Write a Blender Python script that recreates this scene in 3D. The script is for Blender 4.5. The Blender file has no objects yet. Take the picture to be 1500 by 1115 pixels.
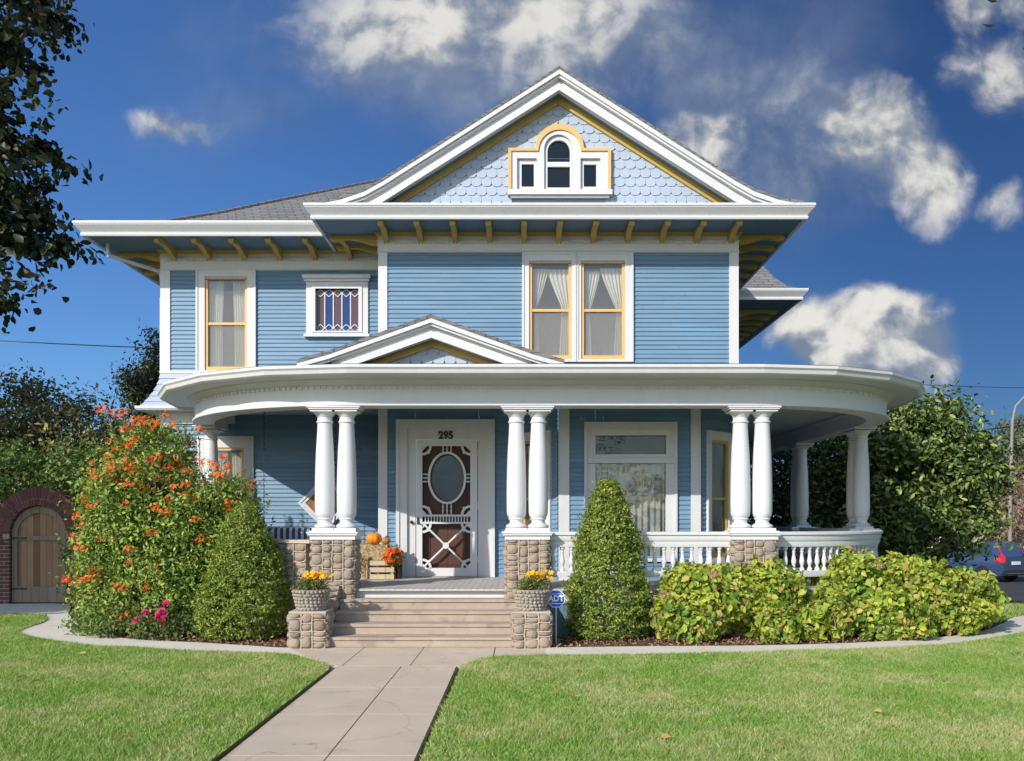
import bpy, math, random
import numpy as np
from mathutils import Vector, Matrix
from mathutils.geometry import tessellate_polygon
R = random.Random(7)
NR = np.random.default_rng(11)
PI = math.pi
S = bpy.context.scene
COL = S.collection
# ---------------------------------------------------------------- survey helpers: metres from sight lines at a known depth
EYE = 1.58
def X(u, Y): return (u - 765.0) * Y / 1300.0
def Z(v, Y): return EYE + (760.0 - v) * Y / 1300.0
def G(u, v, z=0.0):
    Y = (EYE - z) * 1300.0 / (v - 760.0)
    return (X(u, Y), Y)
def sstep(a, b, x):
    t = max(0, min(1, (x - a) / (b - a))); return t*t*(3-2*t)
def height(x, y): return -1.0 * sstep(15, 25, y) * sstep(6.5, 12, x)
# ---------------------------------------------------------------- scene tags
def link(o, parent=None):
    COL.objects.link(o)
    if parent is not None:
        o.parent = parent
    return o
def tag(o, label=None, cat=None, group=None, kind=None):
    if label: o['label'] = label
    if cat: o['category'] = cat
    if group: o['group'] = group
    if kind: o['kind'] = kind
    return o
def thing(name, label, cat, loc=(0, 0, 0), rz=0, group=None):
    o = bpy.data.objects.new(name, None); o.location = loc; o.rotation_euler = (0, 0, rz)
    o.empty_display_size = .2
    link(o); return tag(o, label, cat, group)
def copy_tree(o, parent=None):
    c = o.copy(); COL.objects.link(c)
    if parent is not None: c.parent = parent
    for ch in list(o.children): copy_tree(ch, c)
    return c
# ---------------------------------------------------------------- mesh builder
class MB:
    def __init__(s, M=None):
        s.v = []; s.f = []; s.M = M
    def add(s, vs, fs):
        n = len(s.v)
        if s.M is not None: vs = [tuple(s.M @ Vector(p)) for p in vs]
        s.v.extend(vs); s.f.extend([tuple(i + n for i in f) for f in fs])
    def box(s, x0, y0, z0, x1, y1, z1):
        s.add([(x0,y0,z0),(x1,y0,z0),(x1,y1,z0),(x0,y1,z0),(x0,y0,z1),(x1,y0,z1),(x1,y1,z1),(x0,y1,z1)],
              [(0,3,2,1),(4,5,6,7),(0,1,5,4),(1,2,6,5),(2,3,7,6),(3,0,4,7)])
    def quad(s, a, b, c, d): s.add([a, b, c, d], [(0,1,2,3)])
    def plate(s, outer, holes, d0, d1, axis='xz'):
        """flat plate with holes; outline in (s,z), thickness along local y d0..d1"""
        loops = [outer] + list(holes)
        tess = tessellate_polygon([[Vector((p[0], p[1], 0)) for p in lp] for lp in loops])
        flat = [p for lp in loops for p in lp]; n = len(flat)
        vs = [(p[0], d0, p[1]) for p in flat] + [(p[0], d1, p[1]) for p in flat]
        fs = [tuple(t) for t in tess] + [tuple(i + n for i in reversed(t)) for t in tess]
        k = 0
        for lp in loops:
            m = len(lp)
            for i in range(m):
                a, b = k + i, k + (i+1) % m
                fs.append((a, b, b + n, a + n))
            k += m
        s.add(vs, fs)
    def tube(s, pts, rad, seg=8, cap=True):
        pts = [Vector(p) for p in pts]
        if not hasattr(rad, '__len__'): rad = [rad]*len(pts)
        vs = []; fs = []
        for i, p in enumerate(pts):
            d = (pts[min(i+1, len(pts)-1)] - pts[max(i-1, 0)]).normalized()
            a = d.orthogonal().normalized() if i == 0 else (a0 - d*a0.dot(d)).normalized()
            a0 = a; b = d.cross(a)
            for k in range(seg):
                t = 2*PI*k/seg
                vs.append(tuple(p + (a*math.cos(t) + b*math.sin(t))*rad[i]))
        for i in range(len(pts)-1):
            for k in range(seg):
                fs.append((i*seg+k, i*seg+(k+1)%seg, (i+1)*seg+(k+1)%seg, (i+1)*seg+k))
        if cap:
            fs.append(tuple(range(seg-1, -1, -1))); fs.append(tuple((len(pts)-1)*seg + k for k in range(seg)))
        s.add(vs, fs)
    def lathe(s, c, prof, seg=24):
        vs = []; fs = []
        for (r, z) in prof:
            for k in range(seg):
                t = 2*PI*k/seg
                vs.append((c[0] + r*math.cos(t), c[1] + r*math.sin(t), c[2] + z))
        for i in range(len(prof)-1):
            for k in range(seg):
                fs.append((i*seg+k, i*seg+(k+1)%seg, (i+1)*seg+(k+1)%seg, (i+1)*seg+k))
        fs.append(tuple(range(seg-1, -1, -1))); fs.append(tuple((len(prof)-1)*seg + k for k in range(seg)))
        s.add(vs, fs)
    def ball(s, c, r, seg=10, rings=6, M=None, e=1.0):
        """ellipsoid, radii r=(a,b,c)"""
        vs = []; fs = []
        for i in range(rings+1):
            ph = PI*i/rings
            for k in range(seg):
                t = 2*PI*k/seg
                q = lambda w: math.copysign(abs(w)**e, w)
                p = Vector((r[0]*q(math.sin(ph)*math.cos(t)), r[1]*q(math.sin(ph)*math.sin(t)), r[2]*q(math.cos(ph)))) if e != 1 else Vector((r[0]*math.sin(ph)*math.cos(t), r[1]*math.sin(ph)*math.sin(t), r[2]*math.cos(ph)))
                if M is not None: p = M @ p
                vs.append((c[0]+p[0], c[1]+p[1], c[2]+p[2]))
        for i in range(rings):
            for k in range(seg):
                fs.append((i*seg+k, i*seg+(k+1)%seg, (i+1)*seg+(k+1)%seg, (i+1)*seg+k))
        s.add(vs, fs)
    def sweep(s, path, prof, closed=True, caps=True):
        """path: list of (x,y,nx,ny) ; prof: list of (offset, z)"""
        m = len(prof); vs = []; fs = []
        for (x, y, nx, ny) in path:
            for (o, z) in prof: vs.append((x + nx*o, y + ny*o, z))
        for i in range(len(path)-1):
            for k in range(m if closed else m-1):
                a = i*m + k; b = i*m + (k+1) % m
                fs.append((a, b, b+m, a+m))
        if closed and caps:
            fs.append(tuple(range(m))); fs.append(tuple((len(path)-1)*m + k for k in range(m-1, -1, -1)))
        s.add(vs, fs)
    def build(s, name, mat, parent=None, smooth=None, label=None):
        me = bpy.data.meshes.new(name)
        me.from_pydata(s.v, [], s.f)
        if smooth is not None:
            me.shade_smooth()
            try: me.set_sharp_from_angle(angle=math.radians(smooth))
            except Exception: pass
        mats = mat if isinstance(mat, (list, tuple)) else [mat]
        for m in mats: me.materials.append(m)
        me.update()
        o = bpy.data.objects.new(name, me)
        link(o, parent)
        if parent is not None: o.matrix_parent_inverse = WM(parent).inverted()
        if label: o['label'] = label
        return o
def WM(o):
    M = Matrix.LocRotScale(o.location, o.rotation_euler, o.scale)
    if o.parent is not None: M = WM(o.parent) @ o.matrix_parent_inverse @ M
    return M
def poly_path(pts):
    """mitred path; outward normal on the right of travel"""
    out = []
    n = len(pts)
    def nrm(a, b):
        dx, dy = b[0]-a[0], b[1]-a[1]; l = math.hypot(dx, dy); return (dy/l, -dx/l)
    for i in range(n):
        if i == 0: m = nrm(pts[0], pts[1])
        elif i == n-1: m = nrm(pts[-2], pts[-1])
        else:
            a = nrm(pts[i-1], pts[i]); b = nrm(pts[i], pts[i+1]); d = 1 + a[0]*b[0] + a[1]*b[1]
            m = ((a[0]+b[0])/d, (a[1]+b[1])/d)
        out.append((pts[i][0], pts[i][1], m[0], m[1]))
    return out
def frame(x, y, nx, ny):
    """local (s, d outwards, z): s runs to the viewer's right along the wall"""
    return Matrix(((-ny, nx, 0, x), (nx, ny, 0, y), (0, 0, 1, 0), (0, 0, 0, 1)))
# ---------------------------------------------------------------- materials
def nodes_of(name):
    m = bpy.data.materials.new(name); m.use_nodes = True
    nt = m.node_tree; nt.nodes.clear()
    out = nt.nodes.new('ShaderNodeOutputMaterial')
    return m, nt, out
def N(nt, typ, **kw):
    n = nt.nodes.new(typ)
    for k, v in kw.items():
        if k in n.inputs.keys() if isinstance(k, str) else False: n.inputs[k].default_value = v
        else: setattr(n, k, v)
    return n
def rgba(c): return (c[0], c[1], c[2], 1)
def mixc(nt, fac, a, b, blend='MIX'):
    n = nt.nodes.new('ShaderNodeMix'); n.data_type = 'RGBA'; n.blend_type = blend
    for sock, val in ((0, fac), (6, a), (7, b)):
        if isinstance(val, (int, float)): n.inputs[sock].default_value = val
        elif isinstance(val, tuple): n.inputs[sock].default_value = rgba(val)
        else: nt.links.new(val, n.inputs[sock])
    return n.outputs[2]
def mth(nt, op, a, b=None, c=None, clamp=False):
    n = nt.nodes.new('ShaderNodeMath'); n.operation = op; n.use_clamp = clamp
    for i, v in enumerate((a, b, c)):
        if v is None: continue
        if isinstance(v, (int, float)): n.inputs[i].default_value = v
        else: nt.links.new(v, n.inputs[i])
    return n.outputs[0]
def noise(nt, vec, scale, detail=4, rough=.55, dim='3D'):
    n = nt.nodes.new('ShaderNodeTexNoise'); n.noise_dimensions = dim; n.inputs['Scale'].default_value = scale
    n.inputs['Detail'].default_value = detail; n.inputs['Roughness'].default_value = rough
    if vec is not None: nt.links.new(vec, n.inputs['Vector'])
    return n.outputs[0]
def pos(nt): return nt.nodes.new('ShaderNodeNewGeometry').outputs['Position']
def scaled(nt, vec, sc):
    m = nt.nodes.new('ShaderNodeMapping'); m.inputs['Scale'].default_value = sc
    nt.links.new(vec, m.inputs['Vector']); return m.outputs[0]
def ramp(nt, fac, stops):
    r = nt.nodes.new('ShaderNodeValToRGB'); nt.links.new(fac, r.inputs[0])
    e = r.color_ramp.elements
    while len(e) < len(stops): e.new(.5)
    for i, (p, c) in enumerate(stops): e[i].position = p; e[i].color = rgba(c)
    return r.outputs[0]
def bumpn(nt, h, strength, dist=.01):
    b = nt.nodes.new('ShaderNodeBump'); b.inputs['Strength'].default_value = strength; b.inputs['Distance'].default_value = dist
    nt.links.new(h, b.inputs['Height']); return b.outputs[0]
def principled(nt, out, color, rough=.6, normal=None, spec=.4, metal=0):
    p = nt.nodes.new('ShaderNodeBsdfPrincipled')
    if isinstance(color, tuple): p.inputs['Base Color'].default_value = rgba(color)
    else: nt.links.new(color, p.inputs['Base Color'])
    if isinstance(rough, (int, float)): p.inputs['Roughness'].default_value = rough
    else: nt.links.new(rough, p.inputs['Roughness'])
    p.inputs['Specular IOR Level'].default_value = spec; p.inputs['Metallic'].default_value = metal
    if normal is not None: nt.links.new(normal, p.inputs['Normal'])
    nt.links.new(p.outputs[0], out.inputs[0]); return p
def mul(c, k): return (c[0]*k, c[1]*k, c[2]*k)
def paint(name, col, rough=.45, var=.07, dirt=.12, boards=False):
    m, nt, out = nodes_of(name); p = pos(nt)
    a = noise(nt, p, 1.3, 5); st = noise(nt, scaled(nt, p, (9, 9, .8)), 1.0, 4); fine = noise(nt, p, 60, 2)
    c = mixc(nt, a, mul(col, 1-var), mul(col, 1+var))
    if boards:      # each board weathers a little differently along its length
        bn = noise(nt, scaled(nt, p, (.7, .7, 14)), 1.0, 3); c = mixc(nt, ramp(nt, bn, [(.3, (0, 0, 0)), (.7, (1, 1, 1))]), c, mul(col, 1.22)); c = mixc(nt, ramp(nt, noise(nt, scaled(nt, p, (1.1, 1.1, 14)), 1.0, 2), [(.35, (.30, .30, .30)), (.6, (0, 0, 0))]), c, mul(col, .75)); gi = nt.nodes.new('ShaderNodeNewGeometry'); c = mixc(nt, mth(nt, 'MULTIPLY', gi.outputs['Random Per Island'], .30), c, mul(col, .70))
    d = mth(nt, 'MULTIPLY', mth(nt, 'SUBTRACT', st, .5, clamp=True), dirt*5, clamp=True)
    c = mixc(nt, d, c, mul((.30, .27, .22), .8))
    rg = mth(nt, 'ADD', mth(nt, 'MULTIPLY', a, .25), rough-.12)
    principled(nt, out, c, rg, bumpn(nt, fine, .12, .004)); return m
def stone(name, stops, bscale=18, rough=.85):
    m, nt, out = nodes_of(name); g = nt.nodes.new('ShaderNodeNewGeometry')
    c = ramp(nt, g.outputs['Random Per Island'], stops)
    n1 = noise(nt, g.outputs['Position'], bscale, 6, .65); n2 = noise(nt, g.outputs['Position'], 90, 3)
    c = mixc(nt, mth(nt, 'MULTIPLY', n1, .55), c, mul(stops[0][1], .55))
    c = mixc(nt, mth(nt, 'MULTIPLY', n2, .3), c, (.5, .44, .37))
    principled(nt, out, c, rough, bumpn(nt, mth(nt, 'ADD', n1, mth(nt, 'MULTIPLY', n2, .4)), .9, .02), .25); return m
def rough_mat(name, col, col2, scale=4, rough=.9, bump=.4, bs=70, spots=None, spec=.2):
    m, nt, out = nodes_of(name); p = pos(nt)
    a = noise(nt, p, scale, 8, .65); b = noise(nt, p, bs, 4, .6)
    c = mixc(nt, ramp(nt, a, [(.3, (0,0,0)), (.7, (1,1,1))]), col, col2)
    c = mixc(nt, mth(nt, 'MULTIPLY', b, .35), c, mul(col, .55))
    if spots:
        sp = noise(nt, p, spots[0], 3, .5)
        c = mixc(nt, ramp(nt, sp, [(spots[1], (0,0,0)), (spots[1]+.06, (1,1,1))]), c, spots[2])
    principled(nt, out, c, rough, bumpn(nt, mth(nt, 'ADD', b, a), bump, .01), spec); return m
def leafmat(name, stops, trans=.3, rough=.5, patch=None):
    m, nt, out = nodes_of(name); g = nt.nodes.new('ShaderNodeNewGeometry')
    c = ramp(nt, g.outputs['Random Per Island'], stops)
    if patch:
        pn = noise(nt, g.outputs['Position'], patch[0], 3)
        c = mixc(nt, ramp(nt, pn, [(patch[1], (0,0,0)), (patch[1]+.18, (1,1,1))]), c, patch[2])
    p = nt.nodes.new('ShaderNodeBsdfPrincipled'); nt.links.new(c, p.inputs['Base Color'])
    p.inputs['Roughness'].default_value = rough; p.inputs['Specular IOR Level'].default_value = .35
    t = nt.nodes.new('ShaderNodeBsdfTranslucent')
    nt.links.new(mixc(nt, .5, c, (1, 1, .4), 'MULTIPLY'), t.inputs['Color'])
    mx = nt.nodes.new('ShaderNodeMixShader'); mx.inputs[0].default_value = trans
    nt.links.new(p.outputs[0], mx.inputs[1]); nt.links.new(t.outputs[0], mx.inputs[2]); nt.links.new(mx.outputs[0], out.inputs[0])
    return m
def glassmat(name, screen=0.0, tint=(.9, .93, .95), scol=(.4, .4, .39), gain=1.6, rough=.02):
    m, nt, out = nodes_of(name)
    tr = nt.nodes.new('ShaderNodeBsdfTransparent'); tr.inputs[0].default_value = rgba(tint)
    gl = nt.nodes.new('ShaderNodeBsdfGlossy'); gl.inputs['Roughness'].default_value = rough; gl.inputs[0].default_value = (1, 1, 1, 1)
    wob = noise(nt, pos(nt), 1.6, 2); nt.links.new(bumpn(nt, wob, .25, .05), gl.inputs['Normal'])
    gm = nt.nodes.new('ShaderNodeNewGeometry'); dt = nt.nodes.new('ShaderNodeVectorMath'); dt.operation = 'DOT_PRODUCT'
    nt.links.new(gm.outputs['Normal'], dt.inputs[0]); nt.links.new(gm.outputs['Incoming'], dt.inputs[1])
    k5 = mth(nt, 'POWER', mth(nt, 'SUBTRACT', 1.0, mth(nt, 'ABSOLUTE', dt.outputs['Value']), clamp=True), 5.0)
    f = mth(nt, 'MULTIPLY', mth(nt, 'ADD', mth(nt, 'MULTIPLY', k5, .92), .08), gain, clamp=True)   # both faces of the pane
    mx = nt.nodes.new('ShaderNodeMixShader'); nt.links.new(f, mx.inputs[0])
    nt.links.new(tr.outputs[0], mx.inputs[1]); nt.links.new(gl.outputs[0], mx.inputs[2])
    last = mx.outputs[0]
    if screen > 0:
        df = nt.nodes.new('ShaderNodeBsdfDiffuse'); df.inputs[0].default_value = rgba(scol)
        m2 = nt.nodes.new('ShaderNodeMixShader'); m2.inputs[0].default_value = screen
        nt.links.new(last, m2.inputs[1]); nt.links.new(df.outputs[0], m2.inputs[2]); last = m2.outputs[0]
    nt.links.new(last, out.inputs[0]); return m
def plain(name, col, rough=.5, metal=0, spec=.5):
    m, nt, out = nodes_of(name); p = pos(nt); a = noise(nt, p, 14, 4)
    principled(nt, out, mixc(nt, a, mul(col, .85), mul(col, 1.12)), rough, None, spec, metal); return m
def brickmat(name, swap=False):
    m, nt, out = nodes_of(name); p = pos(nt)
    sx = nt.nodes.new('ShaderNodeSeparateXYZ'); nt.links.new(p, sx.inputs[0])
    cb = nt.nodes.new('ShaderNodeCombineXYZ')
    nt.links.new(mth(nt, 'ADD', sx.outputs[0], sx.outputs[1]), cb.inputs[0]); nt.links.new(sx.outputs[2], cb.inputs[1])
    b = nt.nodes.new('ShaderNodeTexBrick'); nt.links.new(cb.outputs[0], b.inputs['Vector'])
    b.inputs['Scale'].default_value = 1; b.inputs['Brick Width'].default_value = .21; b.inputs['Row Height'].default_value = .072
    b.inputs['Mortar Size'].default_value = .007; b.inputs['Bias'].default_value = -.2
    b.inputs['Color1'].default_value = rgba((.12, .045, .04)); b.inputs['Color2'].default_value = rgba((.21, .08, .065)); b.inputs['Mortar'].default_value = rgba((.36, .30, .28))
    n = noise(nt, p, 40, 4)
    c = mixc(nt, mth(nt, 'MULTIPLY', n, .4), b.outputs[0], (.12, .07, .07))
    h = mth(nt, 'SUBTRACT', n, mth(nt, 'MULTIPLY', b.outputs['Fac'], 2))
    principled(nt, out, c, .85, bumpn(nt, h, .6, .008), .2); return m
def shinglemat(name):
    m, nt, out = nodes_of(name); p = pos(nt)
    sx = nt.nodes.new('ShaderNodeSeparateXYZ'); nt.links.new(p, sx.inputs[0])
    cb = nt.nodes.new('ShaderNodeCombineXYZ')
    nt.links.new(mth(nt, 'ADD', sx.outputs[0], mth(nt, 'MULTIPLY', sx.outputs[1], .37)), cb.inputs[0])
    nt.links.new(mth(nt, 'MULTIPLY', sx.outputs[2], 2.0), cb.inputs[1])
    b = nt.nodes.new('ShaderNodeTexBrick'); nt.links.new(cb.outputs[0], b.inputs['Vector'])
    b.inputs['Scale'].default_value = 1; b.inputs['Brick Width'].default_value = .30; b.inputs['Row Height'].default_value = .14
    b.inputs['Mortar Size'].default_value = .012; b.inputs['Bias'].default_value = 0
    b.inputs['Color1'].default_value = rgba((.155, .153, .155)); b.inputs['Color2'].default_value = rgba((.235, .232, .232)); b.inputs['Mortar'].default_value = rgba((.06, .06, .065))
    n = noise(nt, p, 55, 4); n2 = noise(nt, p, 1.2, 4)
    c = mixc(nt, mth(nt, 'MULTIPLY', n, .5), b.outputs[0], (.10, .10, .11))
    c = mixc(nt, mth(nt, 'MULTIPLY', n2, .35), c, (.25, .24, .235))
    principled(nt, out, c, .92, bumpn(nt, mth(nt, 'SUBTRACT', n, mth(nt, 'MULTIPLY', b.outputs['Fac'], 2)), .6, .01), .15); return m
def boardmat(name, c1, c2, gap, width, axis='x', rough=.7, length=3.0):
    m, nt, out = nodes_of(name); p = pos(nt)
    sx = nt.nodes.new('ShaderNodeSeparateXYZ'); nt.links.new(p, sx.inputs[0])
    cb = nt.nodes.new('ShaderNodeCombineXYZ')
    ia, ib = {'x': (1, 0), 'y': (0, 1), 'vx': (2, 0)}[axis]
    nt.links.new(sx.outputs[ia], cb.inputs[0]); nt.links.new(sx.outputs[ib], cb.inputs[1])
    b = nt.nodes.new('ShaderNodeTexBrick'); nt.links.new(cb.outputs[0], b.inputs['Vector'])
    b.inputs['Scale'].default_value = 1; b.inputs['Brick Width'].default_value = length; b.inputs['Row Height'].default_value = width
    b.inputs['Mortar Size'].default_value = width*.035; b.inputs['Bias'].default_value = 0
    b.inputs['Color1'].default_value = rgba(c1); b.inputs['Color2'].default_value = rgba(c2); b.inputs['Mortar'].default_value = rgba(gap)
    gr = noise(nt, scaled(nt, p, {'x': (40, 2, 40), 'y': (2, 40, 40), 'vx': (40, 40, 2)}[axis]), 1.0, 5)
    bl = noise(nt, p, 3, 4)
    c = mixc(nt, mth(nt, 'MULTIPLY', gr, .55), b.outputs[0], mul(c1, .45))
    c = mixc(nt, mth(nt, 'MULTIPLY', bl, .3), c, mul(c2, 1.25))
    principled(nt, out, c, rough, bumpn(nt, mth(nt, 'SUBTRACT', gr, b.outputs['Fac']), .35, .006), .25); return m

M = {}
M['white'] = paint('white_trim_paint', (.60, .605, .62), .45, .05, .08)
M['white_clean'] = paint('white_porch_paint', (.625, .63, .645), .42, .05, .06)
M['beam'] = paint('aged_white_paint', (.62, .635, .65), .5, .05, .05)
M['blue'] = paint('blue_siding_paint', (.135, .245, .365), .5, .09, .10, True)
M['pale'] = paint('pale_blue_shingle_paint', (.37, .44, .55), .55, .11, .08)
M['teal'] = paint('slate_blue_soffit_paint', (.11, .20, .27), .5, .08, .06)
M['ochre'] = paint('ochre_paint', (.47, .33, .085), .45, .08, .05)
M['sash'] = paint('amber_sash_paint', (.70, .42, .15), .45, .07, .05)
M['ceil'] = boardmat('porch_ceiling_paint', (.50, .53, .56), (.54, .56, .58), (.30, .32, .35), .085, 'y', .5)
M['roof'] = shinglemat('asphalt_shingles')
M['stone'] = stone('river_cobbles', [(0, (.22, .165, .125)), (.2, (.38, .27, .19)), (.4, (.31, .265, .225)), (.6, (.44, .34, .255)), (.8, (.33, .23, .17)), (1, (.37, .32, .275))])
M['pebble'] = stone('grey_pebbles', [(0, (.30, .27, .24)), (.5, (.40, .36, .31)), (1, (.36, .29, .24))])
M['mortar'] = rough_mat('mortar', (.40, .335, .265), (.33, .27, .21), 7, .9, .6, 80)
M['rib'] = rough_mat('ribbon_mortar', (.54, .465, .38), (.46, .39, .31), 7, .9, .4, 80)
M['steps'] = rough_mat('weathered_step_concrete', (.48, .385, .31), (.37, .295, .235), 3.4, .85, .5, 60, (3.1, .60, (.30, .245, .20)))
def walkmat(name, c1, c2, stain):
    m, nt, out = nodes_of(name); p = pos(nt); fl = scaled(nt, p, (1, 1, .2))
    a = noise(nt, fl, 1.1, 9, .68); b = noise(nt, fl, 120, 4, .7); st = noise(nt, scaled(nt, p, (.8, 2.2, 1)), 2.3, 6, .7); sp = noise(nt, fl, 26, 3)
    c = mixc(nt, ramp(nt, a, [(.32, (0, 0, 0)), (.68, (1, 1, 1))]), c1, c2)
    c = mixc(nt, mth(nt, 'MULTIPLY', b, .42), c, mul(c2, .55))
    c = mixc(nt, ramp(nt, st, [(.56, (0, 0, 0)), (.72, (.55, .55, .55))]), c, stain)
    c = mixc(nt, ramp(nt, sp, [(.70, (0, 0, 0)), (.76, (.8, .8, .8))]), c, mul(stain, .7))
    w = nt.nodes.new('ShaderNodeVectorMath'); w.operation = 'ADD'; nt.links.new(fl, w.inputs[0]); nn = nt.nodes.new('ShaderNodeTexNoise'); nn.inputs['Scale'].default_value = 1.8; nn.inputs['Detail'].default_value = 6; nt.links.new(fl, nn.inputs['Vector']); nt.links.new(nn.outputs['Color'], w.inputs[1])
    v = nt.nodes.new('ShaderNodeTexVoronoi'); v.feature = 'DISTANCE_TO_EDGE'; v.inputs['Scale'].default_value = .42; nt.links.new(w.outputs[0], v.inputs['Vector'])
    cr = ramp(nt, v.outputs['Distance'], [(0, (.42, .42, .42)), (.0045, (0, 0, 0))])
    c = mixc(nt, cr, c, mul(stain, .45))
    principled(nt, out, c, .85, bumpn(nt, mth(nt, 'ADD', b, a), .4, .01), .2); return m
M['walk'] = walkmat('warm_concrete_walk', (.68, .56, .44), (.56, .46, .365), (.36, .285, .22))
M['path'] = walkmat('pale_concrete_path', (.80, .74, .63), (.68, .63, .54), (.44, .39, .32))
M['deck'] = boardmat('grey_deck_boards', (.46, .45, .43), (.54, .52, .49), (.16, .15, .15), .085, 'x', .6)
M['soil'] = rough_mat('bed_soil', (.10, .065, .045), (.16, .10, .07), 5, .95, .8, 60)
M['turfbase'] = rough_mat('turf_soil', (.13, .16, .05), (.20, .21, .08), 3, .95, .6, 50)
M['ground'] = rough_mat('lot_ground', (.10, .12, .05), (.16, .15, .08), .4, .95, .5, 20)
M['asphalt'] = rough_mat('asphalt', (.055, .055, .058), (.075, .073, .07), .8, .9, .3, 120)
M['kerb'] = rough_mat('kerb_concrete', (.42, .40, .37), (.36, .34, .32), 2, .9, .3, 80)
M['glass'] = glassmat('window_glass', 0, (.80, .84, .84), gain=1.3)
M['dglass'] = glassmat('dark_glass', 0, (.42, .45, .46), gain=.65)
M['screen'] = glassmat('screened_glass', .42, (.9, .92, .92), (.34, .325, .30), 1.0)
M['clear'] = glassmat('sash_glass', .16, (.95, .96, .96), (.40, .39, .37), 1.0)
M['screen2'] = glassmat('dim_screened_glass', .30, (.6, .62, .62), (.24, .24, .235), 1.4)
M['room'] = plain('room_plaster', (.52, .50, .48), .9)
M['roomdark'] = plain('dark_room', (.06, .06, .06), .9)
M['curtain'] = leafmat('sheer_curtain', [(0, (.78, .77, .74)), (1, (.85, .84, .8))], .35, .9)
M['lace'] = leafmat('lace_curtain', [(0, (.48, .50, .48)), (1, (.56, .57, .55))], .35, .9, (9, .5, (.30, .33, .33)))
M['doorwood'] = boardmat('dark_brown_door_wood', (.085, .038, .026), (.105, .048, .033), (.05, .025, .02), .3, 'vx', .45)
M['black'] = plain('black_iron', (.02, .02, .022), .45)
M['bark'] = rough_mat('tree_bark', (.13, .10, .075), (.20, .16, .12), 6, .95, .9, 40)
M['gateframe'] = boardmat('gate_frame_wood', (.22, .165, .125), (.36, .28, .21), (.08, .06, .045), .16, 'x', .8, 7.0)
M['gatewood'] = boardmat('weathered_gate_wood', (.16, .085, .045), (.40, .25, .15), (.05, .035, .03), .118, 'vx', .8, 9.0)
M['brick'] = brickmat('dark_red_brick')
M['crate'] = boardmat('pale_crate_wood', (.55, .42, .25), (.62, .50, .32), (.3, .22, .12), .3, 'vx', .75)
M['window_blue'] = glassmat('blue_stained_glass', .75, (.2, .3, .8), (.025, .06, .24), 1.5)
M['window_plum'] = glassmat('plum_stained_glass', .75, (.5, .35, .4), (.14, .085, .10), 1.5)
M['ovalglass'] = glassmat('oval_door_glass', .62, (.4, .55, .7), (.05, .13, .22), .8, .05)
M['diamondwood'] = boardmat('varnished_wood', (.30, .12, .06), (.36, .15, .075), (.2, .08, .04), .3, 'vx', .5)
# ---------------------------------------------------------------- numpy mesh helpers
def np_mesh(name, V, F, mat, parent=None):
    me = bpy.data.meshes.new(name)
    nf, k = F.shape
    me.vertices.add(len(V)); me.vertices.foreach_set('co', V.astype(np.float32).ravel())
    me.loops.add(nf*k); me.loops.foreach_set('vertex_index', F.astype(np.int32).ravel())
    me.polygons.add(nf); me.polygons.foreach_set('loop_start', np.arange(0, nf*k, k, dtype=np.int32))
    me.polygons.foreach_set('loop_total', np.full(nf, k, dtype=np.int32))
    me.materials.append(mat); me.update(calc_edges=True)
    o = bpy.data.objects.new(name, me); link(o, parent)
    if parent is not None: o.matrix_parent_inverse = WM(parent).inverted()
    return o
def unit(a): return a / (np.linalg.norm(a, axis=1, keepdims=True) + 1e-9)
def leaf_mesh(name, P, Nn, size, mat, parent=None, aspect=.5, fold=.25, align=.7, hexa=False, rng=NR, droop=0.0):
    n = len(P)
    nr = unit(Nn*align + rng.normal(size=(n, 3))*.55)
    t = unit(np.cross(nr, rng.normal(size=(n, 3))) + np.array([0, 0, -droop])); b = unit(np.cross(nr, t))
    L = (size*(.65 + .7*rng.random(n)))[:, None] if np.isscalar(size) else (size*(.65 + .7*rng.random(n)))[:, None]
    if not hexa:
        V = np.stack([P - t*L*.5, P + b*L*aspect*.5 + nr*L*fold*.4, P + t*L*.5, P - b*L*aspect*.5 + nr*L*fold*.4], 1).reshape(-1, 3)
        i = np.arange(n)[:, None]*4
        F = np.concatenate([i + np.array([[0, 1, 2]]), i + np.array([[0, 2, 3]])], 0)
    else:
        V = np.stack([P - t*L*.5, P - t*L*.18 + b*L*aspect*.5 + nr*L*fold*.35, P + t*L*.2 + b*L*aspect*.42 + nr*L*fold*.3, P + t*L*.55 - nr*L*.1,
                      P + t*L*.2 - b*L*aspect*.42 + nr*L*fold*.3, P - t*L*.18 - b*L*aspect*.5 + nr*L*fold*.35], 1).reshape(-1, 3)
        i = np.arange(n)[:, None]*6
        F = np.concatenate([i + np.array([[0, 1, 2, 3]]), i + np.array([[0, 3, 4, 5]])], 0)
    return np_mesh(name, V, F, mat, parent)
def lump(d, seed, f=3.0):
    r = np.random.default_rng(seed); o = np.zeros(len(d))
    for k in range(6):
        w = r.normal(size=3)*f*(1+.35*k); o += np.sin(d @ w + r.random()*6.28)/(1+.3*k)
    return o/3.0
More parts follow.
